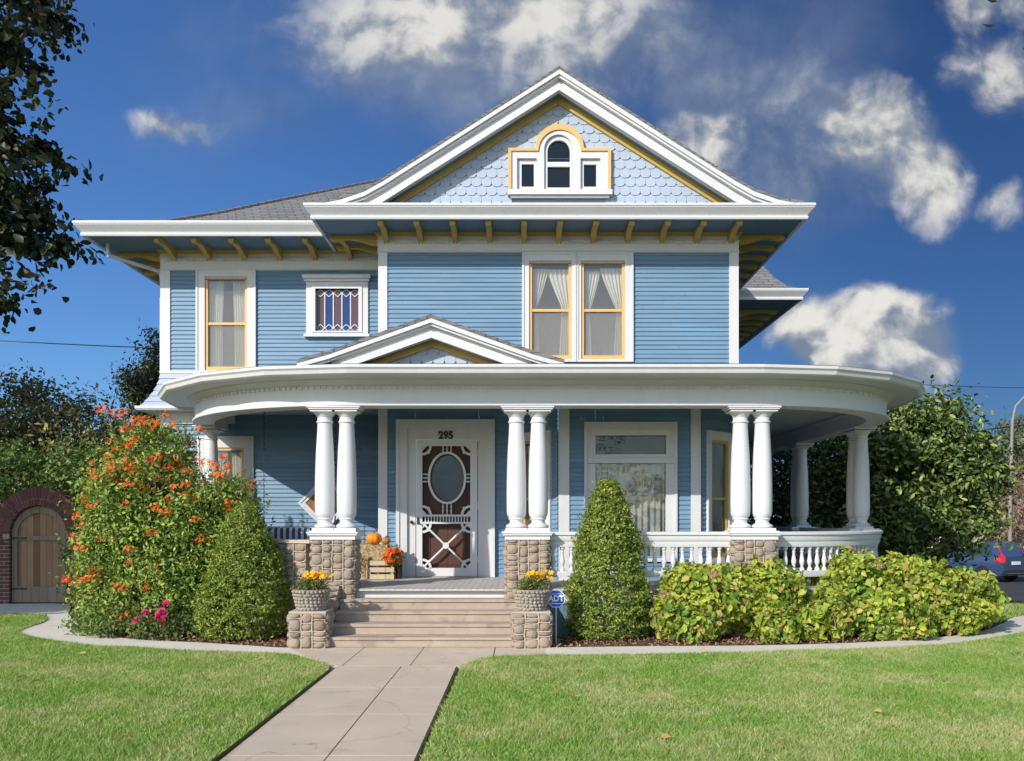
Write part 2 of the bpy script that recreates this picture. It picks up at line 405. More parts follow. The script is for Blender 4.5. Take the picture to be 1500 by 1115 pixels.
def shell_points(ells, n, inner=.72, bump=.14, seed=1, rng=NR, f=3.0, zmin=None):
    """points spread through the outer shell of a union of ellipsoids; returns points, outward hints"""
    w = np.array([(e[1][0]*e[1][1] + e[1][0]*e[1][2] + e[1][1]*e[1][2]) for e in ells]); w = w/w.sum()
    PP = []; NN = []
    for (c, r), ww in zip(ells, w):
        m = int(n*ww)+1
        d = unit(rng.normal(size=(m, 3))); rr = np.array(r)
        k = (inner + (1-inner)*np.sqrt(rng.random(m)))*(1 + bump*lump(d, seed, f))
        PP.append(np.array(c) + d*rr*k[:, None]); NN.append(unit(d/rr + np.array([0, 0, .25])))
        seed += 1
    P = np.concatenate(PP); Q = np.concatenate(NN)
    if zmin is not None:
        k = P[:, 2] > zmin; P, Q = P[k], Q[k]
    return P, Q
def clumped(ells, nclump, per, cr, inner=.6, seed=1, rng=NR, bump=.15, zmin=None, flat=.7):
    C, Q = shell_points(ells, nclump, inner, bump, seed, rng, 2.5, zmin)
    n = len(C)
    off = rng.normal(size=(n, per, 3))*.5; off[:, :, 2] *= flat
    sc = cr*(.6 + .8*rng.random((n, 1, 1)))
    P = (C[:, None, :] + off*sc).reshape(-1, 3)
    Nn = unit((Q[:, None, :] + off*.8 + np.array([0, 0, .3])).reshape(-1, 3))
    return P, Nn, C
def tree(name, label, loc, th, tr, ells, nclump, per, cr, leaf, mat, inner=.5, group=None, seed=3, limbs=14, aspect=.55, cat='tree', hexa=False, flat=.7, fold=.25):
    rng = np.random.default_rng(seed)
    root = thing(name, label, cat, loc, 0, group)
    P, Q, C = clumped(ells, nclump, per, cr, inner, seed, rng, .18, flat=flat)
    mb = MB(); x, y, z = loc
    top = (x + .1*th*.3, y, z + th)
    mb.tube([(x, y, z-.1), (x, y, z + .15), (x + .05*th, y + .02, z + th*.5), top], [tr*1.5, tr*1.1, tr*.85, tr*.65], 10)
    idx = rng.choice(len(C), min(limbs, len(C)), replace=False)
    for i in idx:
        q = C[i]; f0 = .55 + .45*rng.random()
        s0 = np.array([x + .05*th*f0, y, z + th*f0]); md = (s0 + q)/2 + np.array([0, 0, .12*np.linalg.norm(q - s0)])
        mb.tube([tuple(s0), tuple(md), tuple(q)], [tr*.5, tr*.28, tr*.07], 6)
    mb.build('trunk', M['bark'], root, 60)
    leaf_mesh('crown', P, Q, leaf, mat, root, aspect, fold, .6, hexa, rng)
    return root
# ================================================================= GROUND
def grid_sheet(name, mat, xs, ys, dz, kind='structure', parent=None):
    mb = MB(); nx, ny = len(xs), len(ys)
    mb.v = [(x, y, height(x, y) + dz) for y in ys for x in xs]
    mb.f = [(j*nx+i, j*nx+i+1, (j+1)*nx+i+1, (j+1)*nx+i) for j in range(ny-1) for i in range(nx-1)]
    o = mb.build(name, mat, parent, 60); tag(o, kind=kind); return o
xs = [-400, -120, -40, -20] + [i*1.0 for i in range(-12, 31)] + [40, 70, 140, 400]
ys = [-120, -40, -10] + [i*1.0 for i in range(0, 41)] + [50, 80, 160, 320, 900]
grid_sheet('ground', M['ground'], xs, ys, -.05)
def slab(name, pts, z0, z1, mat, kind='structure', follow=False):
    mb = MB()
    tess = tessellate_polygon([[Vector((p[0], p[1], 0)) for p in pts]]); n = len(pts)
    h = (lambda p: height(*p)) if follow else (lambda p: 0)
    mb.v = [(p[0], p[1], z1 + h(p)) for p in pts] + [(p[0], p[1], z0 + h(p)) for p in pts]
    mb.f = [tuple(t) for t in tess] + [(i, (i+1) % n, (i+1) % n + n, i + n) for i in range(n)]
    o = mb.build(name, mat); tag(o, kind=kind); return o
def curve_pts(pts, per=6):
    """Catmull-Rom through points"""
    out = []
    for i in range(len(pts)-1):
        p0 = pts[max(i-1, 0)]; p1 = pts[i]; p2 = pts[i+1]; p3 = pts[min(i+2, len(pts)-1)]
        for k in range(per):
            t = k/per
            out.append(tuple(.5*((2*p1[j]) + (-p0[j]+p2[j])*t + (2*p0[j]-5*p1[j]+4*p2[j]-p3[j])*t*t + (-p0[j]+3*p1[j]-3*p2[j]+p3[j])*t**3) for j in range(2)))
    out.append(pts[-1]); return out
Lf = curve_pts([G(*p) for p in [(455,966),(400,960),(300,957),(200,952),(130,948),(75,941),(38,933),(29,928),(40,921),(62,914),(69,908),(57,903),(0,902),(-300,902)]])
Lb = curve_pts([G(*p) for p in [(424,951),(300,943),(200,938),(150,930),(118,915),(100,900),(96,886),(0,885.5),(-300,885.5)]])
slab('path', Lf + Lb[::-1], -.06, .012, M['path'])
Rf = curve_pts([G(*p) for p in [(800,963),(1000,961),(1200,956),(1350,949),(1430,942),(1500,930),(1640,908)]])
Rb = curve_pts([G(*p) for p in [(800,950),(950,948),(1100,947),(1250,943),(1370,935),(1440,925),(1470,914),(1500,903),(1640,889)]])
slab('path', Rf + Rb[::-1], -.06, .012, M['path'])
# front walk: two rows of slabs and an apron, with open joints
WX0, WXM, WX1 = -1.975, -1.29, -.70
mb = MB()
def joint_rows(x0, x1, cuts, g=.006):
    for a, b in zip(cuts[:-1], cuts[1:]): mb.box(x0+g, a+g, -.06, x1-g, b-g, .006)
cuts = [1.0, 2.3, 3.5, 4.7, 5.9, 7.15, 8.3, 9.5]
joint_rows(WX0, WXM, cuts); joint_rows(WXM, WX1, cuts)
ax = [-2.98, -1.93, -1.20, -.33, .42]
for a, b in zip(ax[:-1], ax[1:]): mb.box(a+.006, 9.506, -.06, b-.006, 10.86, .006)
o = mb.build('front_walk', M['walk']); tag(o, kind='structure')
slab('garden_bed', [(-8.2, 16.2), (-8.2, 13.6)] + [p for p in Lb[:30][::-1]] + [(-2.9, 10.8), (-2.9, 16.2)], -.06, -.004, M['soil'])
slab('garden_bed', [(.3, 16), (.3, 10.9)] + Rb[:40] + [(7.2, 19), (5.7, 20)], -.06, -.004, M['soil'])
LawnL = [(-16, 3.0), (WX0 - .03, 3.0), (WX0 - .03, 9.2)] + [(WX0 - .1, 9.5), (WX0 - .3, 9.72)] + [p for p in Lf[3:-1]] + [(-16, Lf[-1][1])]
LawnR = [(WX1 + .03, 3.0), (14, 3.0), (16, Rf[-1][1])] + [p for p in Rf[::-1]] + [(WX1 + .5, 10.05), (WX1 + .22, 9.8), (WX1 + .06, 9.4)]
for P_ in (LawnL, LawnR): slab('lawn', P_, -.06, .016, M['turfbase'])
# verge, kerb, road to the right rear
RY = 20.3
grid_sheet('road', M['asphalt'], [8.5 + 1.5*i for i in range(0, 36)], [RY + .3 + 1.5*i for i in range(0, 45)], -.04)
mb = MB(); xx = [8.3 + 1.0*i for i in range(0, 60)]
mb.sweep([(x, RY, 0, 1) for x in xx], [(0, 0), (.28, 0), (.3, .0), (0, 0)], True, False)
mb = MB()
for a, b in zip(xx[:-1], xx[1:]):
    ha, hb = height(a, RY), height(b, RY)
    mb.add([(a+.01,RY,ha-.2),(b-.01,RY,hb-.2),(b-.01,RY+.18,hb-.2),(a+.01,RY+.18,ha-.2),(a+.01,RY,ha+.06),(b-.01,RY,hb+.06),(b-.01,RY+.18,hb+.06),(a+.01,RY+.18,ha+.06)],
           [(0,3,2,1),(4,5,6,7),(0,1,5,4),(1,2,6,5),(2,3,7,6),(3,0,4,7)])
o = mb.build('kerb', M['kerb']); tag(o, kind='structure')
# ---- grass blades
def inside(P, poly):
    x, y = P[:, 0], P[:, 1]; c = np.zeros(len(P), bool); n = len(poly)
    for i in range(n):
        x1, y1 = poly[i]; x2, y2 = poly[(i+1) % n]
        if y1 == y2: continue
        k = ((y1 > y) != (y2 > y)) & (x < (x2-x1)*(y-y1)/(y2-y1) + x1); c ^= k
    return c
def vnoise(P, f, seed):
    r = np.random.default_rng(seed); o = np.zeros(len(P))
    for k in range(7):
        w = r.normal(size=2)*f*(1+.5*k); o += np.sin(P @ w + r.random()*6.28)/(1+.4*k)
    return o/2.6
def grassmat():
    m, nt, out = nodes_of('grass_blades'); g = nt.nodes.new('ShaderNodeNewGeometry'); p = g.outputs['Position']; rnd = g.outputs['Random Per Island']
    green = ramp(nt, rnd, [(0, (.115, .25, .03)), (.4, (.225, .41, .06)), (.75, (.36, .54, .115)), (1, (.52, .64, .19))])
    dry = ramp(nt, rnd, [(0, (.36, .40, .13)), (.4, (.54, .54, .22)), (.75, (.68, .64, .34)), (1, (.80, .73, .46))])
    n1 = noise(nt, scaled(nt, p, (1, .8, 0)), .9, 6, .62); n2 = noise(nt, scaled(nt, p, (1, .6, 0)), 7, 5, .6)
    f = mth(nt, 'ADD', mth(nt, 'MULTIPLY', n1, 1.0), mth(nt, 'MULTIPLY', n2, .55))
    mr = nt.nodes.new('ShaderNodeMapRange'); mr.interpolation_type = 'SMOOTHSTEP'; nt.links.new(f, mr.inputs[0]); mr.inputs[1].default_value = .64; mr.inputs[2].default_value = .97; mr.inputs[4].default_value = .85
    c = mixc(nt, mr.outputs[0], green, dry)
    q = nt.nodes.new('ShaderNodeBsdfPrincipled'); nt.links.new(c, q.inputs['Base Color']); q.inputs['Roughness'].default_value = .55; q.inputs['Specular IOR Level'].default_value = .3
    t = nt.nodes.new('ShaderNodeBsdfTranslucent'); nt.links.new(mixc(nt, .5, c, (1, 1, .4), 'MULTIPLY'), t.inputs['Color'])
    mx = nt.nodes.new('ShaderNodeMixShader'); mx.inputs[0].default_value = .38; nt.links.new(q.outputs[0], mx.inputs[1]); nt.links.new(t.outputs[0], mx.inputs[2]); nt.links.new(mx.outputs[0], out.inputs[0])
    return m
M['grass'] = grassmat()
def grass(name, poly, n, xr, yr, h=.034, z0=.016, power=1.0, follow=False, rng=NR):
    P = np.stack([xr[0] + (xr[1]-xr[0])*rng.random(n), yr[0] + (yr[1]-yr[0])*rng.random(n)**power], 1)
    k = inside(P, poly) & (np.abs(P[:, 0]) < P[:, 1]*.66 + .6)
    P = P[k]; n = len(P)
    hh = h*(.55 + .8*rng.random(n))*(1 + .28*vnoise(P, 1.6, 5)) ; hh = np.clip(hh, h*.35, h*2.2)
    a = rng.random(n)*2*PI; w = (.0019 + .0019*rng.random(n))*(.8 + P[:, 1]/11)
    z = np.full(n, z0) if not follow else np.array([height(*p) for p in P]) + z0
    lean = hh*(.35 + 1.0*rng.random(n)); la = rng.random(n)*2*PI
    B = np.stack([P[:, 0], P[:, 1], z], 1); sd = np.stack([np.cos(a), np.sin(a), 0*a], 1)*w[:, None]
    T = B + np.stack([np.cos(la)*lean, np.sin(la)*lean, hh], 1)
    V = np.stack([B - sd, B + sd, T], 1).reshape(-1, 3)
    F = np.arange(3*n).reshape(-1, 3)
    o = np_mesh(name, V, F, M['grass']); tag(o, 'mown green lawn grass with dry straw coloured patches', 'grass', None, 'stuff'); return o
grass('lawn_grass', LawnL, 640000, (-9.6, -1.9), (4.6, 14.8), power=1.05)
grass('lawn_grass', LawnR, 850000, (-.8, 9.4), (4.6, 12.6), power=1.05)
verge = [(7.2, RY - .1), (7.6, 16.6)] + [p for p in Rb[-8:]] + [(16, 15.5), (18, RY - .1)]
grass('verge_grass', verge, 60000, (7, 18), (13.5, RY), .06, -.04, follow=True)
# loose mulch chips and petals
def chips(name, poly, n, xr, yr, mat, label, size=.05):
    P = np.stack([xr[0] + (xr[1]-xr[0])*NR.random(n), yr[0] + (yr[1]-yr[0])*NR.random(n)], 1); P = P[inside(P, poly)]
    Q = np.concatenate([P, .008 + .03*NR.random((len(P), 1))], 1)
    o = leaf_mesh(name, Q, np.tile([0, 0, 1.0], (len(Q), 1)), size, mat, None, .35, .1, 1.2); tag(o, label, 'mulch', None, 'stuff')
M['chip'] = leafmat('bark_chips', [(0, (.12, .06, .04)), (.4, (.24, .12, .07)), (.75, (.34, .19, .11)), (1, (.46, .30, .19))], .05, .9)
bedL = [(-8, 14)] + Lb[:30][::-1] + [(-2.9, 10.8), (-2.9, 14)]
bedR = [(.3, 14), (.35, 10.9)] + Rb[:40] + [(6.5, 14)]
chips('bark_mulch', bedL, 9000, (-7, -2.7), (10.7, 13), M['chip'], 'reddish bark mulch in the left flower bed')
chips('bark_mulch', bedR, 9000, (.3, 7), (10.7, 12.8), M['chip'], 'brown bark mulch under the right hand hedge')
# ================================================================= HOUSE
YW, YL, YB = 14.2, 15.15, 13.5
house = thing('house', 'two storey blue clapboard house with white trim, gables and curved columned porch', 'house', (.2, 18, 0))
ZS = 6.15                                  # soffit level
def H(name, mb, mat, smooth=None, parent=house, label=None): return mb.build(name, mat, parent, smooth, label)
def siding(p0, p1, z0, z1, openings=(), mat='blue', ex=.0715, name='siding_wall'):
    dx, dy = p1[0]-p0[0], p1[1]-p0[1]; L = math.hypot(dx, dy); nx, ny = dy/L, -dx/L
    mb = MB(frame(p0[0], p0[1], nx, ny))
    xs_ = sorted({0, L} | {min(max(o[i], 0), L) for o in openings for i in (0, 1)})
    z = z0
    while z < z1 - 1e-4:
        zt = min(z + ex, z1); fr = (zt - z)/ex
        for a, b in zip(xs_[:-1], xs_[1:]):
            if b - a < 1e-4: continue
            m = (a+b)/2
            if any(o[0] <= m <= o[1] and o[2] - .01 <= z and zt <= o[3] + .01 for o in openings): continue
            cutp = [a] + sorted(R.uniform(a, b) for _ in range(int((b-a)/2.6) + (R.random() < .35))) + [b]
            for a, b in zip(cutp[:-1], cutp[1:]):
              if b - a < .01: continue
              j = .0022*R.random(); e0 = .021+j; a += .001; b -= .001; mb.add([(a, e0, z+.011), (b, e0, z+.011), (b, .021-.018*fr, zt+.011), (a, .021-.018*fr, zt+.011), (a, .001, z), (b, .001, z), (a, e0-.003, z), (b, e0-.003, z)], [(0,1,2,3), (4,5,7,6), (6,7,1,0)])
        z = zt
    return H(name, mb, M[mat])
def to_s(u, Y, x0): return X(u, Y) - x0
xa, xb_ = -2.27, 3.42                       # gabled block
xl = -6.13
# ---- windows
def curtain(mb, s0, s1, z0, z1, side, d=-.10, tie=.42, waist=.32, base=.6, pl=7):
    nr, nc = 16, 26; vs = []; W = s1 - s0
    for i in range(nr+1):
        f = i/nr; z = z1 + (z0 - z1)*f
        w = W*((1 - (1-waist)*(f/tie)**1.2) if f < tie else waist + (base-waist)*((f-tie)/(1-tie))**.7)
        for k in range(nc+1):
            g = k/nc; s = s0 + w*g if side < 0 else s1 - w*g
            vs.append((s, d + .018*math.sin(g*pl*2*PI + .5*math.sin(f*4)) , z))
    mb.add(vs, [(i*(nc+1)+k, i*(nc+1)+k+1, (i+1)*(nc+1)+k+1, (i+1)*(nc+1)+k) for i in range(nr) for k in range(nc)])
def rect(a, b, c, d): return [(a, c), (b, c), (b, d), (a, d)]
def room(w, Fm, s0, s1, z0, z1, depth=.9, mat='room'):
    mb = MB(Fm); e = .12
    mb.quad((s0-e, -depth, z0-e), (s1+e, -depth, z0-e), (s1+e, -depth, z1+e), (s0-e, -depth, z1+e))
    mb.quad((s0-e, -.04, z0-e), (s0-e, -depth, z0-e), (s0-e, -depth, z1+e), (s0-e, -.04, z1+e))
    mb.quad((s1+e, -.04, z0-e), (s1+e, -depth, z0-e), (s1+e, -depth, z1+e), (s1+e, -.04, z1+e))
    mb.quad((s0-e, -.04, z0-e), (s1+e, -.04, z0-e), (s1+e, -depth, z0-e), (s0-e, -depth, z0-e))
    mb.quad((s0-e, -.04, z1+e), (s1+e, -.04, z1+e), (s1+e, -depth, z1+e), (s0-e, -depth, z1+e))
    mb.build('room_recess', M[mat], w)
def double_hung(Fm, s0, s1, z0, z1, tw=.12, top=.13, mid=.5, sashm='sash', panem='screen', curtains=True, sill=True, cap=False, trim='white', roomm='room', cstyle='tie', label=None, outer=None):
    """opening s0..s1, z0..z1 in wall coordinates"""
    mb = MB(Fm)
    o = outer or (s0-tw, s1+tw, z0-(.05 if sill else 0), z1+top)
    mb.plate(rect(*o), [rect(s0, s1, z0, z1)], -.03, .042)
    b = .03
    mb.plate(rect(o[0]-.004, o[1]+.004, o[2], o[3]+.004), [rect(o[0]+b, o[1]-b, o[2]+b, o[3]-b)], .0, .056)
    if cap: mb.box(o[0]-.05, 0, o[3]-.005, o[1]+.05, .10, o[3]+.05); mb.box(o[0]-.025, 0, o[3]-.05, o[1]+.025, .07, o[3]-.004)
    w = H('window', mb, M[trim], None, house, label)
    if sill:
        mb = MB(Fm); mb.box(o[0]-.03, -.02, o[2]-.045, o[1]+.03, .085, o[2]+.004); mb.build('sill', M[trim], w)
    zm = z0 + (z1-z0)*mid; fr = .045
    mb = MB(Fm)
    mb.plate(rect(s0+.002, s1-.002, z0+.002, z1-.002), [rect(s0+fr, s1-fr, z0+.065, z1-fr)], -.035, .018)
    mb.box(s0+fr-.002, -.03, zm-.02, s1-fr+.002, .008, zm+.022)
    mb.build('sash', M[sashm], w)
    mb = MB(Fm); mb.quad((s0+fr-.01, -.012, zm+.015), (s1-fr+.01, -.012, zm+.015), (s1-fr+.01, -.012, z1-fr+.01), (s0+fr-.01, -.012, z1-fr+.01)); mb.build('pane', M['clear' if panem == 'screen' else panem], w)
    mb = MB(Fm); mb.quad((s0+fr-.01, -.024, z0+.05), (s1-fr+.01, -.024, z0+.05), (s1-fr+.01, -.024, zm-.01), (s0+fr-.01, -.024, zm-.01)); mb.build('pane', M[panem], w)
    room(w, Fm, s0, s1, z0, z1, .9, roomm)
    if curtains:
        h = (s1-s0)*.5
        for sd in (-1, 1):
            mb = MB(Fm)
            if cstyle == 'tie': hm = s0 + h*R.uniform(.82, .95); curtain(mb, s0+.05 if sd < 0 else hm, hm if sd < 0 else s1-.02, z0-.03, z1-R.uniform(.08, .14), sd, -.10, R.uniform(.40, .52), R.uniform(.22, .36), R.uniform(.4, .62), R.uniform(4, 6))
            else: curtain(mb, s0+.0 if sd < 0 else s0+h*1.2, s0+h*.8 if sd < 0 else s1, z0-.03, z1+.03, sd, -.1, .5, .9, .9)
            mb.build('curtain', M['curtain'], w, 80)
    return w
# ---- front gabled block, upper wall
Fw = frame(0, YW, 0, -1)      # s = x
uo = [(X(775, YW), X(837, YW)), (X(851, YW), X(915, YW))]
uz0, uz1 = Z(527, YW), Z(383, YW)
ops = [(a - xa, b - xa, uz0, uz1) for a, b in uo]
siding((xa, YW), (xb_, YW), 4.0, 5.84, ops)
oX0, oX1, oZ0, oZ1 = X(765, YW), X(927, YW), Z(531, YW), Z(371, YW)
xm = (uo[0][1] + uo[1][0])/2
w1 = double_hung(Fw, uo[0][0], uo[0][1], uz0, uz1, outer=(oX0, xm, oZ0, oZ1), sill=False, label='upper window with tied back white curtains, left of the pair')
w2 = double_hung(Fw, uo[1][0], uo[1][1], uz0, uz1, outer=(xm+.001, oX1, oZ0, oZ1), sill=False, label='upper window with tied back white curtains, right of the pair')
bed = thing('bed_frame', 'white metal bed frame seen through the paired upper windows', 'bed', (1.1, 14.85, 3.9))
def bedpart(nm, ua, ub, posts, vt):
    mb = MB(); yb = 14.85
    for u in posts: mb.tube([(X(u, yb), yb, Z(529, yb)), (X(u, yb), yb, Z(vt, yb))], .012, 6)
    for v in (511, 520): mb.tube([(X(ua, yb), yb, Z(v, yb)), (X(ub, yb), yb, Z(v, yb))], .009, 6)
    mb.build(nm, M['white'], bed, 60)
bedpart('footboard', 811, 829, (811, 820, 829), 499); bedpart('headboard', 862, 904, (862, 872, 883, 894, 904), 509)
# ---- recessed left block, upper wall
Fl = frame(0, YL, 0, -1)
la, lb_ = X(301, YL), X(363, YL); lz0, lz1 = Z(543, YL), Z(406, YL)
ga, gb_ = X(463, YL), X(526, YL); gz0, gz1 = Z(486, YL), Z(424, YL)
siding((xl, YL), (xa, YL), Z(546, YL), Z(395, YL), [(la-xl, lb_-xl, lz0, lz1), (ga-xl, gb_-xl, gz0, gz1)])
double_hung(Fl, la, lb_, lz0, lz1, tw=.145, top=.14, cstyle='straight', label='upper left window with sheer curtains')
# stained glass window
mb = MB(Fl); tw = .16
mb.plate(rect(ga-tw, gb_+tw, gz0-.06, gz1+.17), [rect(ga, gb_, gz0, gz1)], -.03, .045)
mb.plate(rect(ga-.06, gb_+.06, gz0-.02, gz1+.045), [rect(ga, gb_, gz0, gz1)], -.02, .062)
mb.box(ga-tw-.05, 0, gz1+.165, gb_+tw+.05, .12, gz1+.225); mb.box(ga-tw-.025, 0, gz1+.12, gb_+tw+.025, .08, gz1+.164)
sg = H('window', mb, M['white'], None, house, 'small square stained glass window in white frame')
mb = MB(Fl); mb.box(ga-tw-.03, -.02, gz0-.10, gb_+tw+.03, .10, gz0-.055); mb.build('sill', M['white'], sg)
W5 = (gb_-ga)/5
for k in range(5):
    mb = MB(Fl); mb.quad((ga+k*W5, -.02, gz0), (ga+(k+1)*W5, -.02, gz0), (ga+(k+1)*W5, -.02, gz1), (ga+k*W5, -.02, gz1))
    mb.build('stained_pane', M['window_blue' if k % 2 else 'window_plum'], sg)
mb = MB(Fl)
for k in range(6):
    s = ga + k*W5; mb.box(s-.009, -.018, gz0+.055, s+.009, -.004, gz1-.055)
for zt, sgn in ((gz1, -1), (gz0, 1)):
    for k in range(5):
        s = ga + k*W5; c = s + W5/2
        for (p, q) in (((s, zt+sgn*.06), (c, zt+sgn*.125)), ((c, zt+sgn*.125), (s+W5, zt+sgn*.06)), ((s, zt+sgn*.06), (c, zt)), ((c, zt), (s+W5, zt+sgn*.06))):
            mb.tube([(p[0], -.01, p[1]), (q[0], -.01, q[1])], .008, 5)
mb.build('lead_came', M['white'], sg)
# ---- side walls, kept simple siding
siding((xl, 24.6), (xl, YL), .3, 5.84)
siding((xa, YL), (xa, YW), 4.0, 5.84)
siding((xb_, YW), (xb_, 19.3), 4.0, 5.84)
siding((xb_, 19.3), (4.55, 19.3), .3, 5.84); siding((4.55, 19.3), (4.55, 24.6), .3, 5.84)
# ---- skirt: flared shingled band under the left block
zk0, zk1 = Z(604, YL), Z(546, YL)
mb = MB(); pth = poly_path([(xl, 24.6), (xl, YL), (-3.0, YL)]); n = 6
prof = [(.03 + .26*(1-i/n)**1.8, zk0 + .05 + (zk1-zk0-.05)*i/n) for i in range(n+1)]
for (o0, za), (o1, zb) in zip(prof[:-1], prof[1:]): mb.sweep(pth, [(o0+.014, za), (o1, zb)], False); mb.sweep(pth, [(o0-.01, za), (o0+.014, za)], False)
H('flared_skirt', mb, M['pale'])
mb = MB(); mb.sweep(pth, [(0, zk0), (.32, zk0), (.34, zk0+.03), (.34, zk0+.07), (.28, zk0+.075), (0, zk0+.06)]); mb.sweep(pth, [(0, zk1-.02), (.045, zk1-.02), (.045, zk1+.03), (0, zk1+.035)])
mb.sweep(poly_path([(xl, 24.6), (xl, YL), (-4.9, YL)]), [(0, zk0-.2), (.05, zk0-.2), (.06, zk0-.001), (0, zk0-.001)])
H('belt_course', mb, M['white'])
# ---- first floor, left recessed wall
fz0, fz1 = .66, 3.36
wa, wb = X(305, YL), X(358, YL); wz0, wz1 = 1.02, Z(656, YL)
siding((xl, YL), (xa, YL), .3, fz1, [(wa-xl, wb-xl, wz0, wz1)])
double_hung(Fl, wa, wb, wz0, wz1, tw=.165, top=.19, panem='screen', cstyle='straight', label='porch window behind the orange flowering shrub')
siding((xa, YL), (xa, YW), .5, fz1)
# diamond window
cx, cz, hd = X(478, YL), Z(737, YL), .45
mb = MB(Fl)
dia = lambda r: [(cx-r, cz), (cx, cz-r), (cx+r, cz), (cx, cz+r)]
mb.plate(dia(hd), [dia(hd-.10)], 0, .05); mb.plate(dia(hd+.02), [dia(hd-.03)], 0, .064)
dw = H('diamond_window', mb, M['white'], None, house, 'diamond shaped window with varnished wood inside white frame')
mb = MB(Fl); mb.plate(dia(hd-.099), [dia(.15)], .018, .036); mb.build('wood_panel', M['diamondwood'], dw)
mb = MB(Fl); mb.plate(dia(.155), [dia(.125)], .018, .045); mb.build('sash', M['white'], dw)
mb = MB(Fl); q = dia(.13); mb.quad(*[(p[0], .028, p[1]) for p in q]); mb.build('pane', M['dglass'], dw)
mb = MB(Fl); q = dia(.148); mb.quad(*[(p[0], .0235, p[1]) for p in q]); mb.build('backing', M['roomdark'], dw)
# ---- first floor, door wall and bay
bL, bR = X(818, YB), X(1026, YB)            # bay front corners
bl0 = bL - .70; br0 = bR + .70
dx0, dx1, dz1 = X(610, YW), X(699.4, YW), Z(644.8, YW)
siding((xa, YW), (bl0, YW), .5, fz1, [(dx0-xa-.02, dx1-xa+.02, .6, dz1+.02)])
pz0, pz1 = .98, Z(634, YB)
pa, pb = X(872, YB), X(975, YB)
siding((bL, YB), (bR, YB), .5, fz1, [(pa-bL, pb-bL, pz0, pz1)])
cl = .70*math.sqrt(2)
r2 = math.sqrt(.5)
siding((bl0, YW), (bL, YB), .5, fz1, [(.22, .77, pz0, 2.86)]); siding((bR, YB), (br0, YW), .5, fz1, [(.22, .77, pz0, 2.86)])
Fcl = frame(bl0, YW, -r2, -r2); Fcr = frame(bR, YB, r2, -r2)
double_hung(Fcl, .25, .75, pz0, 2.80, tw=.11, top=.13, sashm='ochre', panem='screen2', curtains=False, label='bay side window beside the front door', roomm='roomdark')
double_hung(Fcr, .25, .75, pz0, 2.80, tw=.11, top=.13, sashm='ochre', panem='screen2', curtains=False, label='bay side window at the right corner', roomm='roomdark')
siding((xb_, YW), (xb_, 24.6), .3, fz1)
# centre bay window: fixed pane with transom
Fb = frame(0, YB, 0, -1); tz = Z(676, YB)
mb = MB(Fb)
mb.plate(rect(X(856, YB), X(991, YB), pz0-.05, Z(619, YB)), [rect(pa, pb, pz0, tz-.035), rect(pa, pb, tz+.10, pz1-.04)], -.03, .042)
mb.plate(rect(X(856, YB)-.004, X(991, YB)+.004, pz0-.05, Z(619, YB)+.004), [rect(X(860, YB), X(987, YB), pz0, Z(623, YB))], 0, .06)
mb.plate(rect(pa-.06, pb+.06, tz+.05, pz1+.05), [rect(pa-.005, pb+.005, tz+.104, pz1-.045)], 0, .055)
mb.box(pa-.12, 0, tz-.03, pb+.12, .085, tz+.045)
bw = H('window', mb, M['white'], None, house, 'wide picture window with dark transom and lace curtain')
mb = MB(Fb); mb.quad((pa-.01, -.02, tz+.09), (pb+.01, -.02, tz+.09), (pb+.01, -.02, pz1), (pa-.01, -.02, pz1)); mb.build('transom_pane', M['dglass'], bw)
mb = MB(Fb); mb.quad((pa-.01, -.02, pz0), (pb+.01, -.02, pz0), (pb+.01, -.02, tz), (pa-.01, -.02, tz)); mb.build('pane', M['glass'], bw)
mb = MB(Fb)
nc = 160; vs = []
for zz in (pz0-.02, tz+.02):
    for k in range(nc+1):
        g = k/nc; vs.append((pa + (pb-pa)*g, -.11 + .022*math.sin(g*2*PI*11) + .01*math.sin(g*37), zz))
mb.add(vs, [(k, k+1, nc+2+k, nc+1+k) for k in range(nc)]); mb.build('curtain', M['lace'], bw, 80)
room(bw, Fb, pa, pb, pz0, pz1, .8, 'roomdark')
# ---- corner boards, frieze, bed mould, dentils
def bx(name, mat, *b):
    mb = MB(); mb.box(*b); return H(name, mb, M[mat])
bx('corner_board', 'white', xa-.03, YW-.035, 4.0, xa+.115, YW+.1, 5.84)
bx('corner_board', 'white', xb_-.115, YW-.035, 4.0, xb_+.035, YW+.1, 5.84)
bx('corner_board', 'white', xl-.035, YL-.035, Z(546, YL), xl+.13, YL+.13, 5.84)
bx('corner_board', 'white', xl-.035, YL-.035, .3, xl+.13, YL+.13, zk0-.2)
bx('corner_board', 'white', xa-.03, YW-.035, .62, xa+.115, YW+.1, fz1)
bx('corner_board', 'white', bL-.0, YB-.036, .62, bL+.165, YB+.05, fz1)
bx('corner_board', 'white', bR-.15, YB-.036, .62, bR, YB+.05, fz1)
bx('corner_board', 'white', br0-.02, YW-.036, .62, br0+.06, YW+.1, fz1)
